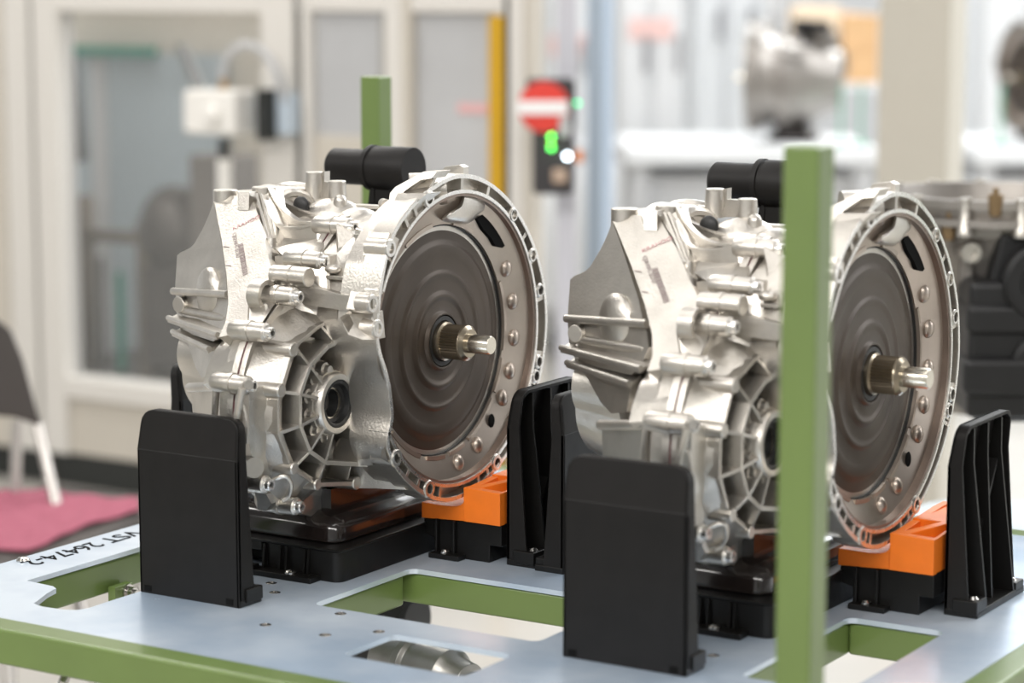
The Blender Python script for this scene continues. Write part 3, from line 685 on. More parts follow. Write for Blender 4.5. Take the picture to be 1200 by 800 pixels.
# ------------------------------------------------------------------ black upright supports
BW, BH, BEND = .148, .218, .172
def make_support():
    g = empty('support_bracket')
    m = MB()
    prof = [(0, 0), (BW, 0), (BW, BEND), (0, BEND)]
    m.prism([(x, 0, z) for x, z in prof], (0, .005, 0))
    tl = R(9)
    top = [(0, BEND), (BW, BEND)] + [(BW-.018+.016*math.cos(R(a)), BH-.016+.016*math.sin(R(a))) for a in (0, 22, 45, 68, 90)] + [(.018+.016*math.cos(R(a)), BH-.016+.016*math.sin(R(a))) for a in (90, 112, 135, 158, 180)]
    m.prism([(x, (z-BEND)*math.tan(tl), z) for x, z in top], (0, .005, 0))
    # edge returns
    per = [(0, 0)] + [(0, BEND*k/3) for k in (1, 2, 3)] + top[7:][::-1] + top[2:7][::-1] + [(BW, BEND*k/3) for k in (3, 2, 1, 0)]
    fy = lambda z: max(0, z-BEND)*math.tan(tl)
    cxm, czm = BW/2, BH*.45
    rs = []
    for x, z in per:
        v = Vector((cxm-x, 0, czm-z)); v = Vector((math.copysign(min(abs(v.x), .004), v.x) if abs(v.x) > .03 else 0, 0, -.004 if z > BH-.01 else 0)); dp = .030 - .016*z/BH
        rs.append([Vector((x, fy(z), z)), Vector((x, fy(z)+dp, z)), Vector((x, fy(z)+dp, z))+v, Vector((x, fy(z), z))+v])
    m.rings(rs)
    m.prism([(.0, -.0007, BEND-.0016), (BW, -.0007, BEND-.0016), (BW, .001, BEND+.0016), (.0, .001, BEND+.0016)], (0, .003, 0))
    m.build('panel', BLACK_F, g, bevel=.0012)
    for x in (.03, .073, .116):
        MB().prism([(x, .004, .008), (x, .040 if x > .1 or x < .05 else .03, .008), (x, .02, BEND), (x, .0195, BH-.006), (x, .0105, BH-.006), (x, .004, BEND)], (.0035, 0, 0)).build('rib', BLACK_P, g)
    MB().prism([(.034, .005, .16), (.114, .005, .03), (.117, .005, .034), (.037, .005, .164)], (0, .012, 0)).build('rib', BLACK_P, g)
    MB().prism([(.076, .005, .03), (.114, .005, .12), (.111, .005, .123), (.073, .005, .034)], (0, .012, 0)).build('rib', BLACK_P, g)
    f = MB(); f.box((BW/2, .021, .004), (BW+.002, .040, .008)); f.box((.014, .026, .010), (.026, .03, .012)); f.box((BW-.012, .026, .012), (.03, .03, .016)); f.build('foot', BLACK_P, g, bevel=.0015)
    for x in (.014, BW-.012):
        MB().lathe((x, .030, .018 if x > .1 else .014), (0, 0, 1), [(0, .0075), (.002, .0075), (.005, .0045), (.0055, 0)], 16).build('screw', CHROME, g)
    for x in (.012, BW-.014):
        MB().box((x, -.0002, .006), (.010, .001, .007)).build('drain_slot', HOLE_STAMP, g)
    return g
SUP = make_support(); first = [True]
def support(loc, rz, label):
    g = SUP if first[0] else copy_tree(SUP); first[0] = False
    g.location = loc; g.rotation_euler = (0, 0, R(rz)); tag(g, label, 'bracket', 'black upright supports on the rack'); return g
support((-.211, -.323, ZT), 0, 'black plastic upright panel in front of the fully visible transmission')
support((.3525, -.296, ZT), 0, 'black plastic upright panel in front of the transmission behind the post')
support((.084, .167, ZT), -90, 'black ribbed upright beside the orange block, at the bell mouth of the unobstructed transmission')
support((.631, .230, ZT), -90, 'black ribbed upright beside the orange block, at the bell mouth of the post-hidden transmission')
support((-.375, -.045, ZT), 90, 'black upright mostly hidden at the closed end of the unobstructed transmission')
support((.170, .012, ZT), 90, 'black upright at the closed end of the post-hidden transmission, against a ribbed upright')

# ------------------------------------------------------------------ black pan cradles
def make_cradle():
    g = empty('pan_cradle')
    x0, x1, y0, y1, h = -.245, -.034, -.168, .06, .042
    m = MB()
    m.rings([[Vector((x, y, z)) for x, y in rrect(-.150, y0, x1, y1, .012)] for z in (0, h-.002)] )
    m.prism([(x0, y0, h-.016), (-.15, y0, h-.016), (-.15, y1, h-.016), (x0, y1, h-.016)], (0, 0, .014))
    m.prism([(x0, y0, 0), (x0+.03, y0, 0), (x0+.03, y1, 0), (x0, y1, 0)], (0, 0, h-.014))
    m.prism([(x0, y0+.05, 0), (-.15, y0+.05, 0), (-.15, y1, 0), (x0, y1, 0)], (0, 0, h-.014))
    m.prism([(x0-.002, y0-.002, h-.005), (x1+.002, y0-.002, h-.005), (x1+.002, y1, h-.005), (x0-.002, y1, h-.005)], (0, 0, .004))
    m.build('body', BLACK_P, g, bevel=.0015)
    for x in (-.146, -.122, -.112, -.085, -.079): MB().prism([(x, y0+.001, .001), (x, y0-.007, .001), (x, y0-.003, h-.006), (x, y0+.001, h-.006)], (.003, 0, 0)).build('rib', BLACK_P, g)
    f = MB(); f.box((-.112, y0-.010, .0035), (.10, .022, .007)); f.box((-.155, y0-.014, .006), (.012, .014, .012)); f.build('foot', BLACK_P, g, bevel=.001)
    MB().lathe((-.098, y0-.012, .007), (0, 0, 1), [(0, .0075), (.002, .0075), (.005, .004), (.0055, 0)], 16).build('screw', CHROME, g)
    g.location = (0, 0, ZT); return g
c1 = make_cradle(); tag(c1, 'low black plastic cradle under the oil pan of the unobstructed transmission', 'cradle', 'pan cradles')
c2 = copy_tree(c1); c2.location.x += PITCHX; c2.location.y += PITCHY; tag(c2, 'low black plastic cradle under the oil pan of the post-hidden transmission', 'cradle', 'pan cradles')

# ------------------------------------------------------------------ orange capped blocks
def make_block():
    g = empty('flange_rest')
    y0, y1 = .015, .17
    m = MB()
    m.prism([(-.020, y0, 0), (.062, y0, 0), (.062, y0, .022), (.079, y0, .022), (.079, y0, .050), (-.036, y0, .046), (-.036, y0, .026), (-.020, y0, .022)], (0, y1-y0-.03, 0))
    m.box((.004, y0-.008, .0035), (.045, .018, .007))
    m.box((.012, y0-.003, .025), (.004, .008, .045)); m.box((-.014, y0-.003, .025), (.004, .008, .045))
    m.build('base', BLACK_P, g, bevel=.0012)
    MB().lathe((.0, y0-.008, .007), (0, 0, 1), [(0, .0065), (.002, .0065), (.0045, .004), (.005, 0)], 16).build('screw', CHROME, g)
    o = MB()
    low = smooth_line([(-.038, y0-.002, .066), (-.005, y0-.002, .065), (.012, y0-.002, .066), (.022, y0-.002, .069), (.0275, y0-.002, .078)], 1)
    o.prism([(-.038, y0-.002, .046), (.0275, y0-.002, .049)] + [p for p in low[::-1]], (0, .10, 0))
    # main block: front wall, slope and pocket
    xa, xb = .026, .0795
    o.prism([(xa+.0004, y0+.006, .049), (xa+.0004, y0+.006, .0915), (xa+.0004, y1-.03, .100), (xa, y1, .100), (xa, y1, .049)], (.010, 0, 0))
    o.prism([(xa, y0-.004, .049), (xb, y0-.004, .049), (xb, y0-.004, .090), (xa, y0-.004, .092)], (0, .012, 0))
    o.prism([(xb-.005, y0+.004, .0495), (xb-.005, y0+.004, .0895), (xb-.005, y1-.002, .0985), (xb-.005, y1-.002, .0495)], (.0045, 0, 0))
    o.prism([(xa+.001, y0+.06, .050), (xb-.001, y0+.06, .050), (xb-.001, y0+.06, .0975), (xa+.001, y0+.06, .0975)], (0, .09, 0))
    o.prism([(xa+.004, y0, .049), (xb-.002, y0, .049), (xb-.002, y0, .074), (xa+.004, y0, .074)], (0, .07, 0))
    o.prism([(xa+.006, y0+.004, .092), (xa+.018, y0+.004, .0915), (xb-.002, y0+.062, .0985), (xb-.014, y0+.062, .0985)], (0, 0, -.03))
    o.build('cap', ORANGE, g, bevel=.0016)
    g.location = (0, 0, ZT); return g
b1 = make_block(); tag(b1, 'orange capped black rest block under the bell rim of the unobstructed transmission', 'rest block', 'orange capped rests')
b2 = copy_tree(b1); b2.location.x += PITCHX; b2.location.y += PITCHY; tag(b2, 'orange capped black rest block under the bell rim of the post-hidden transmission', 'rest block', 'orange capped rests')

# ------------------------------------------------------------------ guarded machine behind the rack
YW = 2.91
def wx(px, py=100, Y=YW): return W(px, py, Y=Y).x
def wz(px, py, Y=YW): return W(px, py, Y=Y).z
me_ = empty('guarded_machine', (-2.6, YW+.6, 0))
tag(me_, 'cream framed machine enclosure with large guard windows and a yellow edge strip', 'machine')
OFFM = Vector((2.6, -YW-.6, 0))
def mpart(name, mt, x0, x1, y0, y1, z0, z1, bevel=0.004):
    return MB().box(Vector(((x0+x1)/2, (y0+y1)/2, (z0+z1)/2))+OFFM, (x1-x0, y1-y0, z1-z0)).build(name, mt, me_, bevel=bevel)
ZTOP = 2.3
for a, b, mt in ((-60, 4, BEIGE), (5, 34, BEIGE_L), (39, 67, BEIGE_L), (306, 344, BEIGE_L), (353, 363, BEIGE_L), (451, 470, BEIGE_L), (470, 481, BEIGE), (596, 613, BEIGE_L), (613, 626, BEIGE)):
    mpart('frame_post', mt, wx(a), wx(b), YW, YW+.05, .10, ZTOP)
mpart('yellow_strip', YELLOW, wx(572), wx(590), YW+.0, YW+.05, .1, wz(575, 18))
mpart('dark_gap_and_strip', DARKGAP, wx(590), wx(596), YW+.0, YW+.08, .1, ZTOP)
mpart('dark_gap_and_strip', DARKGAP, wx(344.5), wx(352.5), YW+.02, YW+.08, .1, wz(345, 12))  # black strip put in for the shade between the two frames
mpart('dark_gap_and_strip', DARKGAP, wx(34), wx(39), YW+.02, YW+.06, .1, ZTOP)  # black filler standing for the shade in this joint
mpart('head_rail', BEIGE_L, wx(66), wx(306), YW+.005, YW+.085, wz(150, 14), ZTOP)
mpart('head_rail', BEIGE_L, wx(353), wx(597), YW+.005, YW+.085, wz(450, 14), ZTOP)
zs0, zs1 = wz(100, 468), wz(100, 444)
mpart('window_sill', BEIGE_L, wx(67), wx(306), YW-.005, YW+.085, zs0, zs1)
mpart('lower_panel', BEIGE, wx(67), wx(306), YW+.02, YW+.06, .10, zs0)
mpart('base_plinth', DARKGAP, wx(-60), wx(626), YW+.02, YW+.3, .0, .10)
mpart('lower_panel', BEIGE, wx(353), wx(450), YW+.02, YW+.06, .10, wz(365, 158))
mpart('frosted_panel', LGREY, wx(363), wx(451), YW+.03, YW+.04, wz(365, 158), wz(400, 14), 0)
mpart('frosted_panel', LGREY, wx(481), wx(572), YW+.03, YW+.04, .1, wz(500, 14), 0)
mpart('door_edge', mat('grey_profile', (.36, .35, .33), .4), wx(441), wx(450), YW+.012, YW+.03, wz(445, 110), wz(445, 20))
mpart('warning_strip', mat('faded_red_print', (.72, .42, .42), .5), wx(530), wx(566), YW+.026, YW+.0295, wz(545, 133), wz(545, 122), 0)
mpart('window_pane', GLASS, wx(67), wx(306), YW+.035, YW+.041, zs1, wz(150, 14), 0)
mpart('inner_jamb', mat('grey_jamb', (.45, .44, .43), .4), wx(67), wx(71), YW+.045, YW+.06, zs1, wz(150, 14), 0)
YI = YW+.75
mpart('inner_back', BLUEGREY, wx(-40, Y=YI), wx(262, Y=YI), YI, YI+.03, .1, wz(150, 62, YI), 0)
mpart('inner_header', BEIGE, wx(-60, Y=YI), wx(420, Y=YI), YI+.04, YI+.08, .1, ZTOP, 0)
mpart('inner_seam', LGREY, wx(108, Y=YI), wx(126, Y=YI), YI-.01, YI, .1, wz(150, 62, YI), 0)
mpart('green_edge', TEAL, wx(73, Y=YI), wx(187, Y=YI), YI-.03, YI-.005, wz(150, 65, YI), wz(150, 54, YI), 0)
p0, p1, p2, p3 = [W(*p, Y=YW+.3)+OFFM for p in ((77, 66), (84, 64), (97, 190), (84, 190))]
MB().prism([p0, p1, p2, p3], (0, .03, 0)).build('slanted_strut', mat('dark_grey_bar', (.07, .07, .07), .5), me_)
p0, p1, p2, p3 = [W(*p, Y=YW+.5)+OFFM for p in ((205, 52), (213, 52), (235, 105), (226, 105))]
MB().prism([p0, p1, p2, p3], (0, .03, 0)).build('slanted_strut', mat('mid_grey_bar', (.22, .22, .22), .5), me_)
mpart('inner_floor', BROWNGREY, wx(-40), wx(345), YW+.09, YI, .1, .30, 0)

# tooling fixture inside the window
YFx = YW+.35
fx = empty('tooling_fixture', (wx(140, 300, YFx), YFx, .30)); tag(fx, 'grey brown tooling fixture with upright columns behind the guard window', 'fixture')
OF = -Vector(fx.location)
def fcyl(px, py0, py1, r, mt, name='column', Y=YFx):
    a = W(px, py0, Y=Y); b = W(px, py1, Y=Y); b.z = max(b.z, .301) if py1 < 440 else .301; b.x = a.x
    return MB().lathe(a+OF, (0, 0, -1), [(0, r*.6), (.02, r), (a.z-b.z, r)], 16).build(name, mt, fx)
FXM = mat('warm_grey_tooling', (.17, .142, .115), .5, .2, noise=.2, nscale=6)
fcyl(100, 228, 450, .028, FXM); fcyl(173, 255, 450, .038, FXM); fcyl(196, 225, 450, .034, FXM)
fcyl(140, 318, 450, .012, TEAL, 'green_pin'); fcyl(118, 300, 450, .010, BROWNGREY, 'pin'); fcyl(90, 300, 450, .012, BROWNGREY, 'pin')
a = W(92, 275, Y=YFx); b = W(200, 280, Y=YFx); MB().box((a+b)/2+OF, ((b-a).length, .05, .035)).build('cross_bar', FXM, fx, bevel=.004)
a = W(205, 270, Y=YFx); m = MB(); m.blob(a+OF, (.12, .10, .14)); m.box(W(225, 280, Y=YFx)+OF, (.15, .12, .30)); m.box(W(215, 370, Y=YFx)+OF, (.2, .15, .32)); m.build('housing', BROWNGREY, fx, bevel=.01)
a = W(262, 200, Y=YFx); MB().box((a.x+OF.x, OF.y+a.y, a.z+OF.z-.26), (.16, .14, .62)).build('pillar', mat('grey_brown_paint', (.15, .133, .12), .5), fx, bevel=.01)

# white switch box with hose, on a bracket in front of the window post
YS = YW-.10
sb = empty('switch_box', W(260, 160, Y=YS)); tag(sb, 'white square switch box with a curved hose on the window post', 'switch box')
OS = -Vector(sb.location)
a = W(228, 104, Y=YS); b = W(289, 158, Y=YS); cc = (a+b)/2
MB().box(cc+OS, (b.x-a.x, .11, a.z-b.z)).build('housing', WHITEP, sb, bevel=.012)
k = W(249, 134, Y=YS-.06); MB().lathe(k+OS, (0, -1, 0), [(0, .03), (.012, .028), (.02, .018)], 20).build('knob', WHITEP, sb)
MB().box(cc+OS+Vector((.10+.045, .02, -.005)), (.03, .06, .14)).build('side_cover', DARKGAP, sb, bevel=.004)
a = W(302, 108, Y=YW-.03); b = W(346, 158, Y=YW-.03); MB().box((a+b)/2+OS, (b.x-a.x, .05, a.z-b.z)).build('bracket', mat('pale_blue_bracket', (.52, .60, .68), .4), sb, bevel=.004)
pts = smooth_line([W(262, 104, Y=YS), W(260, 78, Y=YS), W(272, 58, Y=YS), W(290, 50, Y=YS+.02), W(312, 62, Y=YS+.03), W(328, 90, Y=YS+.03), W(334, 118, Y=YW-.05)], 2)
MB().tube([p+OS for p in pts], .011, 12).build('hose', LGREY, sb)
a = W(262, 92, Y=YS); MB().cyl(a+OS, a+OS-Vector((0, 0, .045)), .012).build('gland', mat('brass_gland', (.45, .30, .16), .4, .7), sb)
a = W(262, 162, Y=YS); MB().cyl(a+OS, a+OS-Vector((0, 0, .09)), .014).build('lower_gland', DARKGAP, sb)
a = W(263, 186, Y=YS); MB().cyl(a+OS, a+OS-Vector((0, 0, .25)), .02).build('conduit', WHITEP, sb)

# control station with sign and lamps
YC = YW-.05
DS = 6.05
cs = empty('control_station', (W(650, 150, D=DS).x, W(650, 150, D=DS).y, 0)); tag(cs, 'dark control station on a pole with red disc sign and glowing lamps', 'control panel')
OC = -Vector(cs.location); ry = -R(90)+YAW+R(10)
def cp(px, py, d=0.0): return W(px, py, D=DS-d)+OC
Rz = Matrix.Rotation(R(90)-YAW, 4, 'Z')
rr_ = R(90)-YAW
def cbox(name, mt, px0, py0, px1, py1, d, th, bevel=.004):
    c = cp((px0+px1)/2, (py0+py1)/2, d); sx = (px1-px0)/FPX*DS; sz = (py1-py0)/FPX*DS
    return MB().box(c, (sx, th, sz), rz=rr_).build(name, mt, cs, bevel=bevel)
a = cp(648, -60); MB().box((a.x, a.y+.07, 1.15), (.05, .05, 2.3), rz=rr_).build('pole', mat('lilac_grey_post', (.55, .55, .60), .4), cs, bevel=.004)
DK = mat('dark_panel', (.035, .032, .035), .5)
cbox('housing', DK, 617, 92, 674, 150, .0, .10, .01); cbox('housing', DK, 624, 150, 672, 226, .0, .10, .01)
RED = mat('red_sign', (.72, .05, .035), .4); WHT = mat('white_sign', (.88, .86, .86), .5)
ax = Vector((-VF[0], -VF[1], 0)).normalized()
c = cp(637, 125, .075); sg = MB().lathe(c, ax, [(0, .063), (.006, .063), (.006, 0)], 32).build('sign_disc', RED, cs)
c = cp(636, 126, .087); MB().box(c, (.125, .006, .034), rz=rr_).build('sign_bar', WHT, sg)
for px, py, col, st, r, nm in ((646, 160, (.10, .9, .12), 9, .0058, 'green_lamp'), (646, 173, (.0, .85, .16), 9, .0058, 'green_lamp'), (676.5, 121, (.02, .62, .22), 5, .0058, 'green_lamp'), (665, 183, (.80, .92, 1.0), 14, .0065, 'white_lamp'), (645.5, 167, (.55, .8, .0), 3, .004, 'amber_lamp')):
    MB().lathe(cp(px, py, .07), ax, [(0, r), (.004, r), (.007, r*.6), (.0075, 0)], 14).build(nm, mat('lamp_'+nm+str(px), col, .3, emit=st), cs)
cbox('selector', mat('tan_knob', (.45, .33, .25), .5), 647, 198, 664, 214, .07, .03); cbox('push_button', mat('orange_button', (.65, .2, .05), .5), 674, 176, 683, 190, .04, .03); cbox('side_unit', LGREY, 655, 136, 668, 160, .06, .03)

# ------------------------------------------------------------------ folding chair with pink cloth
ch = empty('folding_chair', (-1.72, 1.0, 0), 0.0); tag(ch, 'black folding chair with chrome tubes behind the rack', 'chair')
OH = -Vector(ch.location)
BLK = mat('dark_brown_vinyl', (.045, .038, .034), .5)
seat = [W(-70, 600, Z=.455), W(-45, 690, Z=.455), W(40, 664, Z=.455), W(166, 602, Z=.455), W(170, 578, Z=.455), W(60, 566, Z=.455)]
MB().prism([p+OH for p in seat], (0, 0, -.03)).build('seat', BLK, ch, bevel=.01)
bk = [W(-90, 372, D=5.05), W(-5, 372, D=5.0), W(14, 386, D=5.0), W(28, 420, D=4.98), W(50, 500, D=4.95), W(20, 490, D=4.97), W(-90, 480, D=5.05)]
MB().prism([p+OH for p in bk], (-.04, .02, 0)).build('backrest', BLK, ch, bevel=.008)
def leg(a, b, r=.012): MB().cyl(a+OH, b+OH, r, r, 14).build('tube_leg', mat('satin_chrome_tube', (.55, .52, .49), .3, .9), ch)
t0 = W(44, 498, D=4.98); t1 = W(62, 575, D=4.93); d = (t1-t0); t2 = t1 + d*((0.0-t1.z)/d.z); leg(t0, t2)
t0 = W(20, 492, D=5.02); t1 = W(18, 575, D=5.02); d = t1-t0; leg(t0, t1 + d*((0-t1.z)/d.z))
t0 = W(150, 605, Z=.43); leg(t0, Vector((t0.x+.12, t0.y-.05, 0)))
t0 = W(0, 650, Z=.43); leg(t0, Vector((t0.x+.12, t0.y-.1, 0)))
# cloth
cl = MB(); n1, n2 = 22, 14; Pq = [W(-60, 590, Z=.458), W(-40, 655, Z=.458), W(34, 648, Z=.458), W(162, 590, Z=.458)]
edge0 = resample([W(-60, 585, Z=.46), W(0, 577, Z=.46), W(45, 574, Z=.46), W(110, 583, Z=.46), W(163, 586, Z=.46)], n1)
edge1 = resample([W(-50, 650, Z=.46), W(0, 643, Z=.46), W(32, 648, Z=.46), W(95, 618, Z=.46), W(163, 599, Z=.46)], n1)
rs = []
for i in range(n1):
    row = [edge0[i].lerp(edge1[i], j/(n2-1)) + Vector((0, 0, .004+.003*math.sin(i*1.3)*math.cos(j*.9))) for j in range(n2)]
    rs.append([p for p in row] + [p - Vector((0, 0, .003)) for p in row[::-1]])
cl.rings(rs); tag(cl.build('cleaning_cloth', PINK), 'pink cloth spread over the seat of the black folding chair', 'cloth')

# ------------------------------------------------------------------ flange-up unit on a stand, right
DE = 4.0
ec = W(1172, 224, D=DE); fwd = Vector((VF[0], VF[1], 0)).normalized(); rgt = Vector(VR)
ea = empty('engine_assembly', (ec.x, ec.y, .62)); tag(ea, 'cast metal drive unit standing flange up with black control modules', 'engine')
OE = Vector((0, 0, ec.z-.62))
def ep(r_, f_, z_): return OE + rgt*r_ + fwd*f_ + Vector((0, 0, z_))
ALU_DULL = mat('dull_cast_aluminium', (.36, .335, .31), .42, .8, noise=.2, nscale=12)
m = MB(); m.lathe(ep(0, 0, 0), (0, 0, -1), [(0, .186), (0, .2), (.014, .2), (.015, .192), (.03, .188), (.03, .205), (.042, .205), (.045, .17), (.12, .135), (.2, .12), (.36, .11), (.36, .0)], 56, False, True)
m.lathe(ep(0, 0, 0), (0, 0, -1), [(0, .186), (.06, .175), (.06, .0)], 48, False, False); m.build('bell', ALU_DULL, ea)
for k in range(14):
    t = 2*math.pi*k/14+.2; c = ep(.196*math.cos(t), .196*math.sin(t), .004)
    MB().lathe(c, (0, 0, -1), [(0, .010), (.045, .010), (.05, .013), (.06, .013)], 12).build('flange_boss', ALU, ea)
for r_, f_, h_ in ((-.045, -.19, .022), (-.11, -.15, -.02)):
    MB().lathe(ep(r_, f_, h_), (0, 0, -1), [(0, .005), (.010, .005), (.010, .012), (.03, .012), (.045, .009)], 14).build('dowel', mat('brass_dowel', (.25, .17, .09), .4, .6), ea)
for k, (r_, w_) in enumerate(((-.13, .016), (-.075, .02), (-.02, .014), (.04, .018))):
    MB().box(ep(r_, -.135+.02*(k % 2), -.11), (w_, .03, .16), rz=rr_).build('cast_rib', ALU_DULL, ea, bevel=.004)
for r_, z_, s_ in ((-.075, -.085, .016), (-.06, -.16, .015), (-.12, -.13, .012), (.07, -.09, .018)):
    MB().lathe(ep(r_, -.15, z_), -fwd, [(-.03, s_), (.012, s_), (.012, s_*.55), (.004, s_*.5), (.004, 0)], 16).build('round_boss', ALU, ea)
BK = mat('dull_black_module', (.008, .008, .009), .45, noise=.3, nscale=14)
m = MB(); m.box(ep(.04, -.15, -.235), (.25, .12, .22), rz=rr_); m.box(ep(-.02, -.17, -.185), (.14, .1, .05), rz=rr_); m.box(ep(-.01, -.18, -.275), (.17, .1, .06), rz=rr_); m.box(ep(.02, -.14, -.33), (.18, .1, .05), rz=rr_); m.build('control_module', BK, ea, bevel=.012)
for z_, r_ in ((-.125, .062), (-.255, .045)):
    MB().lathe(ep(.028, -.20, z_), -fwd, [(-.06, r_), (.02, r_), (.026, r_-.006), (.026, r_*.6), (.018, r_*.55), (.018, r_*.25), (.028, r_*.22), (.028, 0)], 32).build('round_cap', BK, ea)
MB().box(ep(-.02, -.16, -.115), (.05, .05, .12), rz=rr_, ry=R(12)).build('plug_housing', BK, ea, bevel=.006)
st_ = empty('engine_stand', (ec.x, ec.y, 0)); tag(st_, 'pale grey pedestal stand under the flange-up drive unit', 'stand')
GST = mat('blue_grey_steel', (.45, .50, .54), .4, .3)
MB().lathe((0, 0, 0), (0, 0, 1), [(0, .22), (.02, .22), (.025, .05), (.60, .045), (.60, .13), (.62, .13)], 28).build('pedestal', GST, st_, smooth=30)
p = W(1183, 470, D=DE-.05); MB().cyl(Vector((p.x-ec.x, p.y-ec.y, .0)), Vector((p.x-ec.x, p.y-ec.y, .60)), .022, .022, 16).build('prop', GST, st_)

# ------------------------------------------------------------------ column, tables and machines further back
DC = 6.2
def slabD(name, mt, label, cat, px0, px1, D, z0, z1, th=.2, bevel=.006, group=None, aligned=True):
    a = W(px0, 100, D=D); b = W(px1, 100, D=D); c = (a+b)/2; wd = (b-a).length
    o = MB().box((0, 0, (z1-z0)/2), (wd, th, z1-z0)).build(name, mt, None, bevel=bevel); o.location = (c.x, c.y, z0)
    o.rotation_euler = (0, 0, rr_ if aligned else 0); tag(o, label, cat, group); return o
cw = empty('square_column', (W(1113, 100, D=DC).x, W(1113, 100, D=DC).y, 0)); tag(cw, 'thick cream square column behind the drive unit', 'column')
CM = mat('column_cream', (.52, .49, .425), .5)
MB().box((-.10, .055, 1.6), (.20, .11, 3.2)).build('shaft', CM, cw, bevel=.006)
MB().box((-.10, .055, .02), (.28, .2, .04)).build('base_plate', CM, cw, bevel=.004)
def post(name, label, px, D, r, mt, z1=3.5, cat='post'):
    a = W(px, 100, D=D); o = MB(); o.box((0, 0, z1/2), (r, r, z1)); o.box((0, 0, .01), (r*2, r*2, .02)); o = o.build(name, mt, bevel=.004); o.location = (a.x, a.y, 0); tag(o, label, cat); return o
post('steel_post', 'blue grey steel post between the control station and the white cabinets', 703, 7.7, .065, mat('blue_grey_post', (.36, .43, .52), .4))
post('steel_post', 'slim pale post just beside the cream machine frame', 660, 7.9, .035, LGREY)
def cabinet(px0, px1, D, z1, label, mt=WHITEM, depth=.5, seams=3):
    a = W(px0, 100, D=D); b = W(px1, 100, D=D); c = (a+b)/2; wd = (b-a).length
    g = empty('cabinet', (c.x, c.y, 0), rr_); tag(g, label, 'cabinet', 'white cabinets at the back')
    MB().box((0, depth/2, z1/2), (wd, depth, z1)).build('body', mt, g, bevel=.01)
    for k in range(seams):
        x = -wd/2 + wd*(k+.5)/seams; d = MB().box((x, -.01, z1/2+.03), (wd/seams-.03, .02, z1-.12)).build('door', mt, g, bevel=.006)
        MB().box((x+wd/seams*.36, -.03, z1*.5), (.02, .025, .16)).build('handle', mat('grey_handle', (.3, .3, .32), .4), d)
    return g
ca_ = cabinet(724, 800, 10.5, 2.4, 'white double door cabinet beside the blue grey post', seams=2)
MB().box((.0, -.024, W(780, 34, D=10.5).z), (.19, .008, .09)).build('notice', mat('faded_pink', (.80, .55, .52), .6), ca_)
cabinet(812, 920, 12.0, 2.6, 'wide white cabinet behind the far castings', seams=3)
cabinet(1150, 1290, 11.0, 2.5, 'white cabinet seen past the cream column', seams=3)
ca_ = cabinet(640, 690, 11.5, 2.3, 'narrow white cabinet behind the control station', seams=1)
MB().box((.0, -.024, W(665, 53, D=11.5).z), (.17, .008, .10)).build('notice', mat('faded_pink', (.80, .55, .52), .6), ca_)
# work bench with castings on it
def bench(px0, px1, D, zt, label, depth=.7):
    a = W(px0, 100, D=D); b = W(px1, 100, D=D); c = (a+b)/2; wd = (b-a).length
    g = empty('work_bench', (c.x, c.y, 0), rr_); tag(g, label, 'bench', 'white benches')
    MB().box((0, depth/2, zt-.03), (wd, depth, .06)).build('top', WHITEM, g, bevel=.006)
    MB().box((0, depth/2+.02, zt-.16), (wd-.1, depth-.08, .12)).build('apron', LGREY, g, bevel=.006)
    MB().box((0, depth/2, .22), (wd-.1, depth-.06, .04)).build('shelf', WHITEM, g, bevel=.006)
    for x in (-wd/2+.05, wd/2-.05):
        for y in (.05, depth-.05): MB().box((x, y, (zt-.06)/2), (.06, .06, zt-.06)).build('leg', LGREY, g)
    return g
ZB = W(850, 158, D=8.9).z
bench(735, 1032, 8.6, ZB-.03, 'long white work bench carrying the far silver casting', .8)
bench(1145, 1330, 8.6, ZB-.03, 'white work bench carrying castings right of the cream column', .8)
def dull(o):
    for c_ in o.children:
        if c_.data.materials and c_.data.materials[0] in (ALU, ALU_M): c_.material_slots[0].link = 'OBJECT'; c_.material_slots[0].material = ALU_DULL  # far copies get darker metal to offset the overexposing lamp
        dull(c_)
def far_gearbox(px, py, D, rz, label, sc=1.0):
    g = copy_tree(GB1); c = W(px, py, D=D); g.location = (c.x, c.y, ZB-.03+.001); g.rotation_euler = (0, 0, R(rz)); g.scale = (sc, sc, sc); dull(g); tag(g, label, 'transmission', 'far transmissions'); return g
far_gearbox(885, 120, 9.0, 200, 'blurred silver transmission lying on the long white bench', 1.0)
far_gearbox(1200, 110, 9.0, 230, 'blurred silver transmission on the bench right of the cream column', 1.0)
GRN = mat('mint_green_rod', (.12, .38, .26), .4)
for px in (985, 1008, 1172):
    a = W(px, 170, D=8.75); o = MB(); o.cyl((0, 0, 0), (0, 0, .22), .006, .006, 10); o.lathe((0, 0, 0), (0, 0, 1), [(0, .03), (.01, .03), (.012, .008)], 14); o = o.build('green_rod', GRN); o.location = (a.x, a.y, ZB-.03)
    tag(o, 'thin green upright rod on the bench beside the far casting' if px < 1100 else 'thin green upright rod on the bench beyond the cream column', 'rod', 'green rods on the benches')
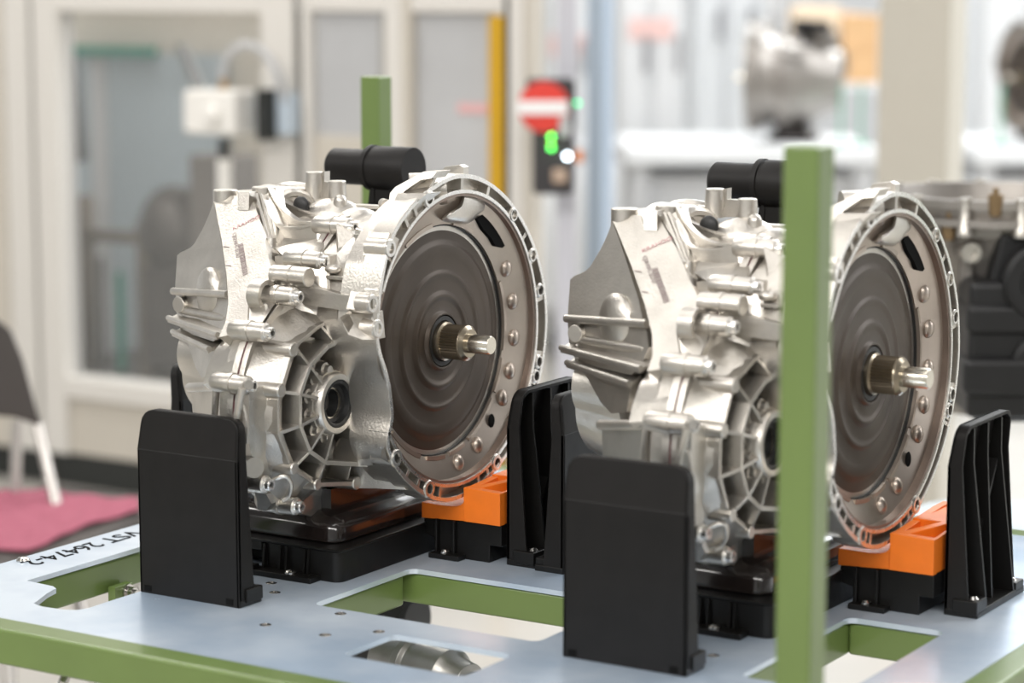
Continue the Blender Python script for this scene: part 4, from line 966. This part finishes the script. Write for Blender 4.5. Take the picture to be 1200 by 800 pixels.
# carton shelf
CART = mat('cardboard', (.72, .46, .24), .7, noise=.1, nscale=6)
def carton(px0, py0, px1, py1, D, label, mt=CART):
    a = W(px0, py0, D=D); b = W(px1, py1, D=D); c = (a+b)/2; wd = (b-a).dot(rgt); hh = a.z-b.z
    o = MB(); o.box((0, .2, hh/2), (wd, .4, hh)); o.box((0, .2, hh+.002), (.05, .402, .004)); o.box((0, -.002, hh/2), (wd*.98, .004, .006)); o = o.build('cardboard_box', mt, bevel=.004); o.location = (c.x, c.y, b.z); o.rotation_euler = (0, 0, rr_)
    tag(o, label, 'box', 'cartons on the rear shelf'); return o
sh = empty('storage_shelf', (W(985, 100, D=9.9).x, W(985, 100, D=9.9).y, 0), rr_); tag(sh, 'pale steel storage shelf carrying cardboard boxes', 'shelf')
zsh = W(985, 97, D=9.9).z
MB().box((0, .2, zsh-.015), (.5, .5, .03)).build('shelf_board', WHITEM, sh); MB().box((0, .2, zsh-.5), (.5, .5, .03)).build('shelf_board', WHITEM, sh)
for x in (-.24, .24):
    for y in (-.03, .43): MB().box((x, y, 1.1), (.03, .03, 2.2)).build('upright', LGREY, sh)
carton(930, 55, 985, 97, 9.87, 'wide cardboard box at the bottom of the shelf pile'); carton(987, 18, 1030, 97, 9.87, 'tall cardboard box standing on the shelf')
carton(930, 8, 985, 54, 9.87, 'pale cardboard box stacked on top of the wide one', mat('pale_cardboard', (.84, .68, .50), .7))
# low white machine bed right behind the rack
def bed(px0, px1, D, z0, z1, depth, label):
    a = W(px0, 300, D=D); b = W(px1, 300, D=D); c = (a+b)/2; g = empty('machine_bed', (c.x, c.y, 0), rr_); wd = (b-a).length; tag(g, label, 'machine')
    MB().box((0, depth/2, (z0+z1)/2), (wd, depth, z1-z0)).build('body', LGREY, g, bevel=.02)
    for k in range(4): MB().box((-wd/2+wd*(k+.5)/4, -.012, (z0+z1)/2), (wd/4-.04, .02, (z1-z0)*.8)).build('access_panel', WHITEM, g, bevel=.008)
    for x in (-wd/2+.1, wd/2-.1): MB().box((x, depth/2, z0/2), (.08, .08, z0)).build('foot', DARKGAP, g)
    return g
bed(628, 905, 9.75, .12, .86, .6, 'pale grey machine bed with white access panels behind the bench')
